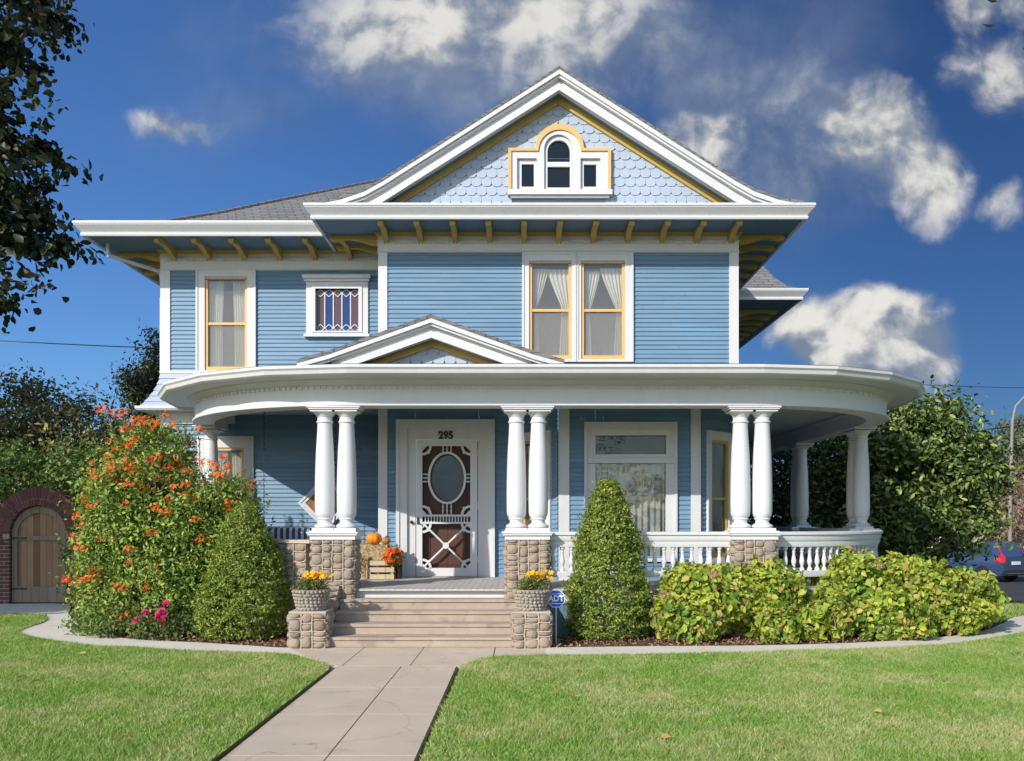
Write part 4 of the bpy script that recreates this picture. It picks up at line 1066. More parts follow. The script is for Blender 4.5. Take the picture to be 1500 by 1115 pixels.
def text_mesh(body, size, mat, parent, Mx, name, ext=.006, bold=0.0, sx=1.0):
    cu = bpy.data.curves.new(name, 'FONT'); cu.body = body; cu.size = size; cu.extrude = ext; cu.align_x = 'CENTER'; cu.align_y = 'CENTER'; cu.offset = bold
    tmp = bpy.data.objects.new(name, cu); COL.objects.link(tmp)
    dg = bpy.context.evaluated_depsgraph_get(); me = bpy.data.meshes.new_from_object(tmp.evaluated_get(dg))
    bpy.data.objects.remove(tmp); me.materials.clear(); me.materials.append(mat); me.name = name
    me.transform(Mx @ Matrix.Rotation(PI/2, 4, 'X') @ Matrix.Diagonal((sx, 1, 1, 1)))
    o = bpy.data.objects.new(name, me); link(o, parent)
    if parent is not None: o.matrix_parent_inverse = WM(parent).inverted()
    return o
text_mesh('295', .165, M['black'], ds, Matrix.Translation((U(653.5), YW-.036, V_(638.3))), 'house_number', .008, .007, .95)
mb = MB(); mb.box(dx0-.02, YW-.12, .651, dx1+.02, YW+.02, .664); mb.build('threshold', M['steps'], ds)
mb = MB(); mb.ball((X(643, 13), 13.0, 3.335), (.045, .045, .03), 10, 6); H('ceiling_light', mb, M['white'], 60)
# ================================================================= STEPS, PLANTERS
st = thing('front_steps', 'four weathered tan concrete steps up to the porch', 'steps', (-1.2, 11.3, 0))
sxa, sxb = -2.40, -.02
for k in range(4):
    z1 = .13*(k+1); y0 = 10.85 + .27*k
    mb = MB(); mb.box(sxa, y0 + .02, .008 if k == 0 else z1-.13+.001, sxb, 11.93, z1-.035); mb.box(sxa+.003, y0, z1-.035, sxb-.003, 11.93, z1)
    mb.build('step', M['steps'], st)
def cheek(x0, x1, seed, label):
    y0, y1 = 11.18, 11.82
    prof = [(y0, 0)] + [(y0 + (y1-y0)*t, .40 + .30*t + .03*math.sin(t*9)) for t in [k/6 for k in range(7)]] + [(y1, 0)]
    mb = MB(Matrix(((0, 1, 0, 0), (1, 0, 0, 0), (0, 0, 1, 0), (0, 0, 0, 1))))
    mb.plate(prof, [], x0, x1); c = mb.build('cheek_wall', M['mortar'], st)
    stn, rb = MB(), MB(); r = random.Random(seed)
    for t in [k/5 for k in range(6)]:
        for zz in range(4):
            y = y0 + .06 + (y1-y0-.1)*t; z = .07 + .13*zz
            if z < .40 + .30*t - .02:
                for xx_ in (x0, x1): stn.ball((xx_, y, z), (.035, .058, .055), 8, 6)
        stn.ball(((x0+x1)/2, y0 + .06 + (y1-y0-.1)*t, .40 + .30*t), (.12, .06, .035), 10, 6)
    stn.build('cobbles', M['stone'], c, 70)
cheek(-2.66, -2.42, 3, 'left'); cheek(-.02, .22, 4, 'right')
def planter(cx, seed, label, flabel, w=.225):
    t = thing('stone_planter', label, 'planter', (cx, 10.98, 0), 0, 'stone planters beside the steps')
    core = stone_block('pedestal', cx, 10.98, 1, 0, w, .21, .006, .43, t, 3, 3, seed)
    mb = MB(); rot_box(mb, cx, 10.98, 1, 0, w+.0, .21, .43, .452); mb.build('slab', M['rib'], core)
    mb = MB(); mb.lathe((cx, 10.98, .452), [(.165, 0), (.17, .03), (.19, .12), (.215, .24), (.22, .26), (.18, .26), (.17, .20), (.001, .20)], 28)
    b = mb.build('bowl', M['mortar'], t, 50)
    pb = MB(); r = random.Random(seed)
    for i in range(6):
        z = .025 + .042*i; rad = .168 + .052*i/5; n = int(2*PI*rad/.05)
        for k in range(n):
            a = 2*PI*(k + .5*(i % 2))/n + r.uniform(-.04, .04)
            Mr = Matrix.Rotation(a, 3, 'Z')
            pb.ball((cx + rad*math.cos(a), 10.98 + rad*math.sin(a), .452 + z + r.uniform(-.004, .004)), (.02, .026*r.uniform(.85, 1.1), .022*r.uniform(.8, 1.1)), 8, 6, Mr)
    pb.build('pebbles', M['pebble'], b, 70)
    for q in range(2): pass
    rng = np.random.default_rng(seed)
    f = thing('flower_plant', flabel, 'flowers', (cx, 10.98, .66), 0, 'yellow flowers in the stone planters')
    P, Q, C = clumped([((cx, 10.98, .76), (.18, .18, .12))], 70, 16, .09, .3, seed, rng)
    P = P[P[:, 2] > .64]; Q = unit(np.tile([0, 0, 1.0], (len(P), 1)) + rng.normal(size=(len(P), 3))*.6)
    leaf_mesh('foliage', P, Q, .06, M['planterleaf'], f, .22, .2, .7, False, rng)
    n = 44; P = np.stack([cx + .06 + rng.normal(size=n)*.075, 10.96 + rng.normal(size=n)*.07, .87 + rng.normal(size=n)*.03], 1)
    blossom(f, 'blossom', P, .05, M['yellow'], rng)
def blossom(parent, name, C, size, mat, rng, petals=7):
    n = len(C); ax_ = unit(np.array([-.3, -.7, .8]) + rng.normal(size=(n, 3))*.45)
    t = unit(np.cross(ax_, rng.normal(size=(n, 3)))); b = np.cross(ax_, t); VV = []; FF = []; k0 = 0
    for k in range(petals):
        a0 = 2*PI*k/petals; d = t*math.cos(a0) + b*math.sin(a0); s_ = -t*math.sin(a0) + b*math.cos(a0); L = size*(.8+.4*rng.random((n, 1)))
        V = np.stack([C, C + d*L*.5 + s_*L*.2 + ax_*L*.2, C + d*L*.8 + ax_*L*.12, C + d*L*.5 - s_*L*.2 + ax_*L*.2], 1).reshape(-1, 3)
        VV.append(V); FF.append(np.arange(n)[:, None]*4 + np.array([[0, 1, 2, 3]]) + k0); k0 += 4*n
    o = np_mesh(name, np.concatenate(VV), np.concatenate(FF), mat, parent); o['kind'] = 'stuff'; return o
M['planterleaf'] = leafmat('planter_leaves', [(0, (.09, .13, .035)), (.6, (.17, .22, .06)), (1, (.27, .27, .10))], .3)
M['yellow'] = leafmat('yellow_petals', [(0, (.80, .42, .015)), (.5, (.85, .55, .02)), (1, (.85, .36, .02))], .25)
M['orange'] = leafmat('orange_petals', [(0, (.75, .07, .015)), (.5, (.80, .14, .02)), (1, (.85, .24, .03))], .25)
M['pink'] = leafmat('magenta_petals', [(0, (.60, .02, .14)), (1, (.75, .05, .25))], .25)
planter(-2.61, 5, 'cobbled stone planter left of the steps', 'yellow flowers in the planter left of the steps')
planter(.117, 6, 'cobbled stone planter right of the steps, beside the blue sign', 'yellow and orange flowers in the planter beside the blue sign')
# ================================================================= THINGS ON THE PORCH
dz_ = .652
cr = thing('wooden_crate', 'slatted pale wooden crate on the porch beside the door', 'crate', (-2.2, 13.78, dz_))
mb = MB(); cx0, cx1, cy0, cy1 = -2.42, -1.97, 13.62, 13.95
for z in (0.0, .105, .21):
    for y in (cy0, cy1-.012): mb.box(cx0, y, dz_+z+.003, cx1, y+.012, dz_+z+.075)
    for x in (cx0+.001, cx1-.013): mb.box(x, cy0+.013, dz_+z+.003, x+.012, cy1-.013, dz_+z+.075)
mb.build('slats', M['crate'], cr)
mb = MB()
for x in (cx0+.014, cx1-.044):
    for y in (cy0+.013, cy1-.043): mb.box(x, y, dz_+.003, x+.03, y+.03, dz_+.285)
mb.build('corner_posts', M['crate'], cr)
M['hay'] = rough_mat('straw', (.46, .34, .17), (.60, .47, .27), 18, .95, 1.0, 60)
M['straw'] = leafmat('straw_wisps', [(0, (.5, .36, .16)), (1, (.72, .58, .34))], .2, .9)
hb = thing('hay_bale', 'small straw bale resting on the wooden crate', 'hay bale', (-2.26, 13.78, dz_+.29))
mb = MB(); mb.box(-2.50, 13.66, dz_+.29, -2.08, 13.92, dz_+.52); mb.build('bale', M['hay'], hb)
P = np.stack([-2.29 + NR.uniform(-.22, .22, 2600), 13.79 + NR.uniform(-.145, .145, 2600), dz_+.405 + NR.uniform(-.125, .125, 2600)], 1)
leaf_mesh('wisps', P, NR.normal(size=(2600, 3)), .085, M['straw'], hb, .08, .1)
P = np.stack([-2.44 + NR.uniform(-.05, .05, 500), 13.60 + NR.uniform(-.02, .02, 500), dz_ + NR.uniform(.02, .36, 500)], 1)
cs = thing('corn_stalks', 'pale dried corn stalks leaning on the crate corner', 'corn stalks', (-2.46, 13.58, dz_))
mb = MB()
for k in range(6): mb.tube([(-2.47+.018*k, 13.585, dz_+.005), (-2.50+.026*k, 13.60, dz_+.34+.02*(k % 3))], .011, 6)
mb.build('stalk', M['crate'], cs, 60); leaf_mesh('husk', P, NR.normal(size=(500, 3)), .09, M['straw'], cs, .18, .2)
def pumpkin(name, label, c, r, col):
    mm = plain(name+'_rind', col, .45); t = thing(name, label, 'pumpkin', c)
    mb = MB(); vs = []; fs = []; n, m = 40, 12
    for i in range(m+1):
        ph = PI*i/m
        for k in range(n):
            a = 2*PI*k/n; rr = r*(1 - .085*abs(math.cos(a*4.5))**3)
            q = math.sin(ph)**.85
            vs.append((c[0]+rr*q*math.cos(a), c[1]+rr*q*math.sin(a), c[2] + r*.82 + r*.82*math.cos(ph)*(1 - .18*(1-q))))
    fs = [(i*n+k, i*n+(k+1) % n, (i+1)*n+(k+1) % n, (i+1)*n+k) for i in range(m) for k in range(n)]
    mb.add(vs, fs); mb.build('rind', mm, t, 70)
    mb = MB(); mb.tube([(c[0], c[1], c[2]+r*1.45), (c[0]+.01, c[1], c[2]+r*1.72), (c[0]+.04, c[1], c[2]+r*1.9)], [.022, .014, .017], 7); mb.build('stem', M['bark'], t, 60)
pumpkin('pumpkin', 'ribbed orange pumpkin on top of the straw bale', (-2.30, 13.76, dz_+.52), .125, (.80, .26, .015))
pumpkin('gourd', 'small brown striped gourd beside the orange pumpkin', (-2.11, 13.74, dz_+.525), .075, (.36, .18, .08))
vs_ = thing('flower_vase', 'dark vase of orange flowers between crate and door', 'vase', (-1.93, 13.72, dz_))
mb = MB(); mb.lathe((-1.91, 13.74, dz_), [(.045, 0), (.05, .01), (.055, .2), (.06, .29), (.055, .30), (.001, .26)], 16); mb.build('vase', M['black'], vs_, 50)
P, Q, C = clumped([((-1.98, 13.66, dz_+.34), (.14, .10, .12))], 30, 14, .07, .2, 5); leaf_mesh('foliage', P, Q, .05, M['planterleaf'], vs_, .4)
P, Q = shell_points([((-1.98, 13.64, dz_+.35), (.16, .11, .14))], 60, .6); blossom(vs_, 'blossom', P, .055, M['orange'], NR)
# porch swing
sw = thing('porch_swing', 'white porch swing with blue striped cushion hanging by chains', 'swing', (-3.4, 13.6, 1.0))
mb = MB(); mb.box(-3.95, 13.35, 1.0, -2.85, 13.8, 1.03)
for k in range(9): mb.box(-3.93+.13*k, 13.80, 1.03, -3.93+.13*k+.05, 13.825, 1.42)
mb.box(-3.97, 13.79, 1.40, -2.83, 13.835, 1.45); mb.box(-3.97, 13.35, 1.20, -3.92, 13.8, 1.23); mb.box(-2.88, 13.35, 1.20, -2.83, 13.8, 1.23)
mb.build('bench', M['white'], sw)
m_, nt_, out_ = nodes_of('blue_white_stripes'); p_ = pos(nt_); sx_ = nt_.nodes.new('ShaderNodeSeparateXYZ'); nt_.links.new(p_, sx_.inputs[0])
principled(nt_, out_, ramp(nt_, mth(nt_, 'FRACT', mth(nt_, 'MULTIPLY', sx_.outputs[0], 11.0)), [(.48, (.05, .09, .17)), (.55, (.62, .65, .70))]), .9); M['stripe'] = m_
mb = MB(); mb.box(-3.93, 13.66, 1.04, -2.87, 13.79, 1.44); cu_ = mb.build('cushion', M['stripe'], sw)
bv = cu_.modifiers.new('soft', 'BEVEL'); bv.width = .05; bv.segments = 3
for x in (-3.95, -2.86):
    mb = MB()
    for k in range(52): mb.ball((x + (.006 if k % 2 else 0), 13.56, 1.24 + .04*k), (.009 if k % 2 else .004, .004 if k % 2 else .009, .024), 6, 5)
    mb.tube([(x, 13.36, 1.2), (x, 13.56, 1.62)], .007, 6); mb.tube([(x, 13.79, 1.2), (x, 13.56, 1.62)], .007, 6); mb.build('chain', M['black'], sw, 60)
# ================================================================= SECURITY SIGN
sg_ = thing('security_sign', 'blue octagonal security sign on a stake beside the stone planter', 'sign', (X(818, 11.1), 11.1, 0))
scx, scz = X(814.5, 11.1), Z(877, 11.1)
octo = lambda r: [(scx + r*math.cos(PI/8 + PI/4*k), scz + r*math.sin(PI/8 + PI/4*k)) for k in range(8)]
mb = MB(frame(0, 11.1, 0, -1)); mb.plate(octo(.118), [], 0, .008); mb.build('rim', plain('sign_white', (.75, .77, .80), .3), sg_)
mb = MB(frame(0, 11.1, 0, -1)); mb.plate(octo(.108), [], .0085, .011); mb.build('plate', plain('sign_blue', (.02, .085, .55), .3), sg_)
text_mesh('ADT', .10, plain('sign_letters', (.8, .82, .85), .3), sg_, Matrix.Translation((scx, 11.0865, scz)), 'lettering', .002, .004, .95)
mb = MB(frame(0, 11.1, 0, -1)); mb.box(scx-.07, .011, scz+.055, scx+.07, .0125, scz+.062); mb.box(scx-.07, .011, scz-.064, scx+.07, .0125, scz-.056); mb.build('line', bpy.data.materials['sign_letters'], sg_)
mb = MB(); mb.tube([(scx, 11.105, -.02), (scx, 11.105, scz)], .008, 6); mb.build('stake', plain('sign_stake', (.6, .62, .64), .4), sg_)
# ================================================================= PLANTS
M['yew'] = leafmat('yew_needles', [(0, (.07, .12, .02)), (.45, (.20, .285, .04)), (.8, (.36, .44, .075)), (.95, (.52, .56, .15)), (1, (.38, .26, .12))], .35, .55)
M['hydr'] = leafmat('hydrangea_leaves', [(0, (.06, .12, .02)), (.25, (.15, .26, .035)), (.6, (.34, .45, .05)), (.85, (.55, .56, .09)), (.93, (.60, .48, .14)), (1, (.38, .22, .10))], .35, .5, (2.2, .52, (.46, .52, .07)))
M['tecoma'] = leafmat('shrub_leaves', [(0, (.09, .17, .03)), (.4, (.18, .30, .05)), (.75, (.31, .43, .085)), (1, (.52, .56, .14))], .3, .5, (1.6, .56, (.36, .38, .07)))
M['rose'] = leafmat('rose_leaves', [(0, (.06, .12, .03)), (.7, (.13, .18, .05)), (1, (.30, .20, .09))], .3)
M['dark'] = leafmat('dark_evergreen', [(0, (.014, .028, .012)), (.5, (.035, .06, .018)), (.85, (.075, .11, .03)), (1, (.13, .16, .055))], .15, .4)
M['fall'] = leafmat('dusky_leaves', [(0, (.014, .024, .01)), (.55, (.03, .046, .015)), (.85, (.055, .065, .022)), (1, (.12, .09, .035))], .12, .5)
M['bronze'] = leafmat('bronze_green_leaves', [(0, (.05, .09, .03)), (.4, (.13, .19, .06)), (.7, (.34, .28, .12)), (1, (.62, .36, .17))], .25)
M['vine'] = leafmat('vine_leaves', [(0, (.05, .11, .025)), (.5, (.12, .21, .045)), (1, (.28, .35, .08))], .3)
M['far'] = leafmat('far_leaves', [(0, (.07, .10, .04)), (.6, (.13, .16, .06)), (1, (.20, .20, .09))], .25)
M['pinkish'] = leafmat('bare_pinkish_twigs', [(0, (.26, .16, .13)), (.6, (.40, .26, .21)), (1, (.5, .36, .28))], .2)
def cone(name, label, cx, cy, hw, h, seed, n=42000, ex=.64, low=.26):
    rng = np.random.default_rng(seed); t = thing(name, label, 'shrub', (cx, cy, 0))
    per = 16; m = n//per
    f = rng.random(m)**1.1                     # height fraction of each spray
    prof = lambda q: np.where(q < low, .84 + .16*np.sin(q/low*PI/2), (np.clip(1-(q-low)/(1-low), 0, 1)**ex)*.96 + .04)
    a = rng.random(m)*2*PI; d = np.stack([np.cos(a), np.sin(a), f*3], 1); k = rng.random(m)
    r = hw*prof(f)*(1 + .11*lump(d, seed, 2.2) + .11*lump(d, seed+9, 6.5))*np.where(k < .8, .90 + .13*rng.random(m), np.where(k < .83, 1.05 + .08*rng.random(m), .4 + .5*rng.random(m)))
    C = np.stack([cx + r*np.cos(a), cy + r*np.sin(a), .05 + f*h], 1); O = np.stack([np.cos(a), np.sin(a), .75 + 0*a], 1)
    off = rng.normal(size=(m, per, 3))*np.array([.030, .030, .016])*(.6 + .8*rng.random((m, 1, 1)))
    P = (C[:, None, :] + off + O[:, None, :]*.02*rng.random((m, per, 1))).reshape(-1, 3); P[:, 2] = np.maximum(P[:, 2], .015)
    Q = (O[:, None, :] + off*14).reshape(-1, 3)
    mb = MB(); mb.tube([(cx, cy, 0), (cx, cy, h*.85)], [.05, .01], 8); mb.build('trunk', M['bark'], t)
    # inner sprays standing a little proud of the surface
    leaf_mesh('foliage', P, unit(Q), .044, M['yew'], t, .38, .25, .75, False, rng); return t
cone('cone_shrub', 'clipped yew left of the steps, shorter and rounder cone', X(359, 11.75), 11.75, .585, 1.70, 21, 44000, .72, .24)
cone('cone_shrub', 'clipped yew right of the steps, taller pointed cone', X(890, 11.75), 11.75, .515, 2.02, 22)
def hydrangea(label, ells, seed, stems, n=16000, blooms=6):
    rng = np.random.default_rng(seed); c0 = ells[0][0]; t = thing('hydrangea_bush', label, 'shrub', (c0[0], c0[1], 0), 0, 'hydrangea bushes along the right path')
    P, Q = shell_points(ells, n, .50, .27, seed, rng, 4.4, .04); Q[:, 2] += .35; Q[:, 1] -= .25; Q = unit(Q)
    leaf_mesh('foliage', P, Q, .055 + .055*rng.random(len(P))**1.5, M['hydr'], t, .62, .22, .75, True, rng, .35)
    mb = MB()
    for k in range(stems):
        e_ = ells[rng.integers(len(ells))]; x = e_[0][0] + rng.uniform(-.7, .7)*e_[1][0]; y = e_[0][1] - .25 + rng.uniform(-.35, .2)
        mb.tube([(x, y+.36, 0), (x+rng.uniform(-.12, .12), y+.32, .22), (x+rng.uniform(-.25, .25), y + .34, .45)], [.008, .007, .004], 5)
    mb.build('stems', plain('dry_stems', (.28, .17, .10), .9), t)
    P, Q = shell_points(ells, blooms*6, .95, .1, seed+5, rng, 3, .05); P = P[P[:, 1] < ells[0][0][1]][:blooms]
    mb = MB()
    if len(P):
        C = np.repeat(P, 26, 0) + rng.normal(size=(len(P)*26, 3))*.028; blossom(t, 'dry_bloom', C, .032, M['drybloom'], rng, 4)
    return t
M['drybloom'] = leafmat('faded_pink_bloom', [(0, (.52, .22, .16)), (.5, (.60, .30, .20)), (1, (.62, .40, .26))], .2)
hydrangea('yellow green hydrangea bush between the pointed yew and the wider bush', [((X(1040, 11.7), 11.75, .52), (.72, .55, .50)), ((X(1120, 11.7), 11.75, .50), (.62, .50, .50)), ((X(985, 11.6), 11.5, .30), (.30, .35, .36)), ((X(1180, 11.6), 11.5, .25), (.28, .3, .3)), ((X(1015, 11.4), 11.4, .2), (.35, .3, .3)), ((X(1135, 11.4), 11.35, .22), (.30, .28, .3))], 31, 30)
hydrangea('wide yellow green hydrangea bush at the porch corner', [((X(1255, 12.1), 12.15, .55), (.58, .58, .54)), ((X(1340, 12.3), 12.3, .56), (.66, .62, .54)), ((X(1412, 12.6), 12.7, .42), (.50, .6, .42)), ((X(1215, 11.7), 11.6, .3), (.3, .3, .38)), ((X(1300, 11.7), 11.6, .28), (.6, .35, .36)), ((X(1385, 12.1), 12.1, .3), (.6, .4, .38))], 32, 16, 21000, 6)
# young plant behind the first gap
# big orange flowering shrub
rng = np.random.default_rng(41)
ts = thing('flowering_shrub', 'tall shrub covered in orange trumpet flowers left of the porch', 'shrub', (-5.1, 12.4, 0))
TE = [((-5.25, 12.5, 1.25), (.82, .75, 1.25)), ((-5.25, 12.6, 2.28), (.60, .55, .66)), ((-4.45, 12.5, 1.15), (.62, .60, .95)), ((-4.25, 12.6, 1.65), (.50, .45, .48)), ((-5.75, 12.3, .75), (.40, .5, .75)), ((-4.9, 12.1, .5), (.7, .5, .55)), ((-4.9, 12.2, 1.15), (.75, .6, .8)), ((-5.5, 12.1, 1.6), (.5, .5, .7))]
P, Q, C = clumped(TE, 2700, 24, .19, .55, 41, rng, .15, .02, .8)
leaf_mesh('foliage', P, Q, .07, M['tecoma'], ts, .45, .25, .6, False, rng)
mb = MB()
shoots = []
for k in range(46):
    e_ = TE[[1, 1, 3, 0, 2][k % 5]]; a = rng.uniform(0, 2*PI); q = np.array([e_[0][0] + e_[1][0]*.8*math.cos(a), e_[0][1] + e_[1][1]*.8*math.sin(a), e_[0][2] + e_[1][2]*.55])
    tip = q + np.array([math.cos(a)*.14 + rng.normal()*.08, math.sin(a)*.1, .18 + .34*rng.random()]); shoots.append((q, tip)); mb.tube([tuple(q), tuple((q+tip)/2 + np.array([0, 0, .03])), tuple(tip)], [.007, .005, .003], 5)
for k in range(16):
    e_ = TE[k % len(TE)]; mb.tube([(-5.1 + rng.uniform(-.4, .4), 12.4 + rng.uniform(-.2, .2), 0), tuple(np.array(e_[0]) + rng.normal(size=3)*.15)], [.025, .01], 6)
mb.build('stems', M['bark'], ts)
SP = np.concatenate([q[None]*(1-f)[:, None] + tip[None]*f[:, None] for q, tip in shoots for f in [rng.random(13)]]) + rng.normal(size=(46*13, 3))*.03
leaf_mesh('shoot_leaves', SP, unit(rng.normal(size=(len(SP), 3)) + np.array([0, -.3, .6])), .055, M['tecoma'], ts, .4, .25, .6, False, rng)
FC, FQ = shell_points(TE, 760, .97, .14, 41, rng, 2.5, .25)
kk = (FC[:, 1] < 12.9) & (rng.random(len(FC)) < np.clip(.13 + .52*((FC[:, 2]-.3)/1.9)**2 + .22*(-FC[:, 0]-4.9), .10, .8)); FC = FC[kk] + FQ[kk]*.05
FC = np.concatenate([FC, np.array([t_ for _, t_ in shoots])[::2]])
BL = np.repeat(FC, 9, 0) + rng.normal(size=(len(FC)*9, 3))*np.array([.04, .04, .026]); blossom(ts, 'blossom', BL, .042, M['orange'], rng, 5)
# rose bush in front
rng = np.random.default_rng(43)
rb_ = thing('rose_bush', 'low rose bush with magenta blooms at the foot of the flowering shrub', 'shrub', (-4.85, 11.55, 0))
P, Q, C = clumped([((-4.75, 11.6, .2), (.42, .25, .26)), ((-5.25, 11.75, .18), (.35, .25, .26)), ((-4.35, 11.6, .15), (.25, .2, .22))], 160, 18, .12, .5, 43, rng, .15, .01); leaf_mesh('foliage', P, Q, .05, M['rose'], rb_, .55, .2, .6, False, rng)
C = np.array([G(u, v, z) + (z,) for u, v, z in []]) if False else np.array([[X(216, 11.4), 11.38, Z(897, 11.4)], [X(238, 11.4), 11.36, Z(895, 11.4)], [X(241, 11.4), 11.36, Z(904, 11.4)], [X(201, 11.4), 11.36, Z(908, 11.4)], [X(243, 11.4), 11.4, Z(884, 11.4)], [X(233, 11.4), 11.35, Z(902, 11.4)]])
blossom(rb_, 'bloom', np.repeat(C, 12, 0) + rng.normal(size=(72, 3))*.016, .045, M['pink'], rng, 6)
# small ground cover edge plants in the left bed
rng = np.random.default_rng(44)
lb2 = thing('bedding_plant', 'low bright green leafy plant where the path bends at the shrub foot', 'plant', (-6.0, 12.2, 0))
P, Q, C = clumped([((-5.95, 12.15, .12), (.30, .3, .24)), ((-5.6, 11.9, .1), (.3, .25, .2))], 90, 16, .1, .4, 44, rng, .15, .01); leaf_mesh('foliage', P, Q, .05, M['vine'], lb2, .5, .2, .6, False, rng)
# fallen leaves on lawn
for k, (u, v) in enumerate([(121, 964), (28, 1001), (185, 1088), (54, 1006), (1285, 1052), (975, 1091), (1484, 966), (1145, 1098), (1490, 962), (1030, 958)]):
    x, y = G(u, v); mb = MB(Matrix.Translation((x, y, .055)) @ Matrix.Rotation(k*1.3, 4, 'Z') @ Matrix.Rotation(.4, 4, 'X'))
    mb.add([(-.04, 0, 0), (-.015, .028, .008), (.02, .022, .01), (.045, 0, -.004), (.02, -.02, .012), (-.015, -.026, .006)], [(0, 1, 2, 3), (0, 3, 4, 5)])
    o = mb.build('fallen_leaf', M['leafdry'] if 'leafdry' in M else M.setdefault('leafdry', leafmat('dry_leaf', [(0, (.42, .26, .09)), (1, (.55, .38, .16))], .2)))
    tag(o, 'dry tan leaf lying alone on the green lawn', 'leaf', 'fallen leaves on the lawn')
# trees
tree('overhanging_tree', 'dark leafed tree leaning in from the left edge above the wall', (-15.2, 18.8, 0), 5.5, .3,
     [((-13.6, 18.8, 13.2), (4.0, 3.0, 2.8)), ((-13.2, 18.6, 10.0), (3.5, 2.8, 2.3)), ((-13.2, 18.8, 7.7), (2.9, 2.4, 1.5)), ((-11.4, 18.6, 9.2), (1.4, 1.4, 1.5)), ((-12.3, 18.6, 6.9), (1.3, 1.2, .8)), ((-10.5, 18.6, 7.5), (.95, .9, 1.1)), ((-10.6, 18.6, 12.4), (.9, .9, 1.0)), ((-11.3, 18.6, 6.2), (.8, .8, .4))], 300, 64, .50, .20, M['fall'], .12, None, 51, 60, .62, 'tree', True, .62)
tree('shade_tree', 'tree standing outside the picture to the left of the brick gate', (-14.8, 10.6, 0), 3.0, .2, [((-13.7, 10.9, 4.0), (2.0, 2.0, 1.9))], 220, 60, .7, .2, M['vine'], .2, None, 52, 16, .6)
tree('ornamental_tree', 'bronze and green small tree behind the brick arch', (-12.4, 22.0, 0), 2.2, .12,
     [((-12.9, 22, 3.9), (1.5, 1.2, 1.3)), ((-11.2, 22, 3.6), (1.3, 1.1, 1.2)), ((-14.3, 22, 3.3), (1.5, 1.2, 1.4)), ((-10.4, 22.2, 2.9), (1.0, .9, 1.0)), ((-12.3, 22, 2.4), (2.2, 1.2, 1.0))], 420, 60, .50, .13, M['bronze'], .3, None, 53, 40, .5)
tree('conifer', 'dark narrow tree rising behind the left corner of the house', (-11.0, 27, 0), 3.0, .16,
     [((-11.0, 27, 5.0), (1.1, 1.0, 1.5)), ((-11.2, 27, 3.4), (1.5, 1.2, 1.4)), ((-10.9, 27, 6.5), (.6, .6, .9)), ((-11.6, 27, 5.6), (.7, .6, .6))], 240, 60, .45, .15, M['dark'], .3, None, 54, 24, .4)
tree('magnolia_tree', 'large dark evergreen tree right of the porch above the hedge', (9.0, 20.5, -.2), 1.8, .2,
     [((8.6, 20.0, 2.5), (2.0, 1.7, 1.8)), ((9.5, 19.9, 2.3), (1.15, 1.3, 1.1)), ((8.2, 19.9, 3.3), (1.25, 1.2, 1.0)), ((9.6, 20.2, 3.0), (1.2, 1.2, 1.1)), ((7.6, 20, 1.4), (1.3, 1.2, 1.4)), ((8.75, 19.3, 1.45), (1.3, 1.2, .85))], 330, 80, .50, .13, M['magn'] if 'magn' in M else M.setdefault('magn', leafmat('glossy_evergreen', [(0, (.025, .05, .012)), (.4, (.065, .11, .025)), (.75, (.16, .22, .05)), (1, (.32, .36, .11))], .15, .38)), .45, None, 55, 30, .5, 'tree', True)
tree('evergreen_shrub', 'very dark evergreen growth seen through the side porch columns', (7.6, 24, -.3), 1.5, .15,
     [((7.4, 24, 2.2), (1.6, 1.5, 2.0)), ((6.5, 25.5, 1.8), (1.3, 1.2, 1.8)), ((8.6, 25, 2.4), (1.8, 1.4, 1.9))], 420, 32, .6, .15, M['dark'], .4, None, 56, 20, .5)
tree('street_tree', 'pale green tree far beyond the street lamp', (34.5, 60, -1), 4, .3, [((34.0, 60, 6.0), (3.2, 2.5, 2.6)), ((36.5, 60, 5.0), (3.5, 2.5, 3.0)), ((33.0, 60, 3.4), (2.5, 2, 2))], 260, 40, 1.0, .3, M['far'], .3, None, 57, 20)
tree('bare_tree', 'pinkish brown twiggy tree behind the parked car', (28.0, 50, -1), 1.6, .2, [((27.6, 50, 2.6), (2.2, 1.8, 1.7)), ((30.2, 50, 2.4), (2.2, 1.8, 1.7)), ((26.6, 50, 1.2), (1.6, 1.5, 1.2))], 300, 40, .7, .2, M['pinkish'], .2, None, 58, 60, .16)
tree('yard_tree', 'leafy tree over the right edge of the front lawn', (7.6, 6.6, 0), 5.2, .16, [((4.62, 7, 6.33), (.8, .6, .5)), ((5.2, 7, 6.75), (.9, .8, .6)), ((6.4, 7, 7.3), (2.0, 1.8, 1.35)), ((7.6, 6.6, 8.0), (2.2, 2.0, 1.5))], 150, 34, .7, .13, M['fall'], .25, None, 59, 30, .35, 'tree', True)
# small twig hanging into the top right corner belongs to that tree
# hedge line far away closes the view
def far_hedge(label, x0, x1, y, h, seed):
    rng = np.random.default_rng(seed); es = []; x = x0
    while x < x1: es.append(((x, y, h*.45-1), (4, 2.5, h*rng.uniform(.45, .7)))); x += 5
    P, Q, C = clumped(es, 420, 30, 1.6, .5, seed, rng, .15, -1); o = leaf_mesh('distant_trees', P, Q, .5, M['far'], None, .5); tag(o, label, 'trees', None, 'stuff')
far_hedge('pale far trees beyond the street on the right', 26, 90, 92, 7, 71)
far_hedge('row of trees across the street, behind the viewer', -60, 60, -48, 9, 73)
far_hedge('far trees hidden beyond the brick wall on the left', -75, -16, 70, 7, 72)
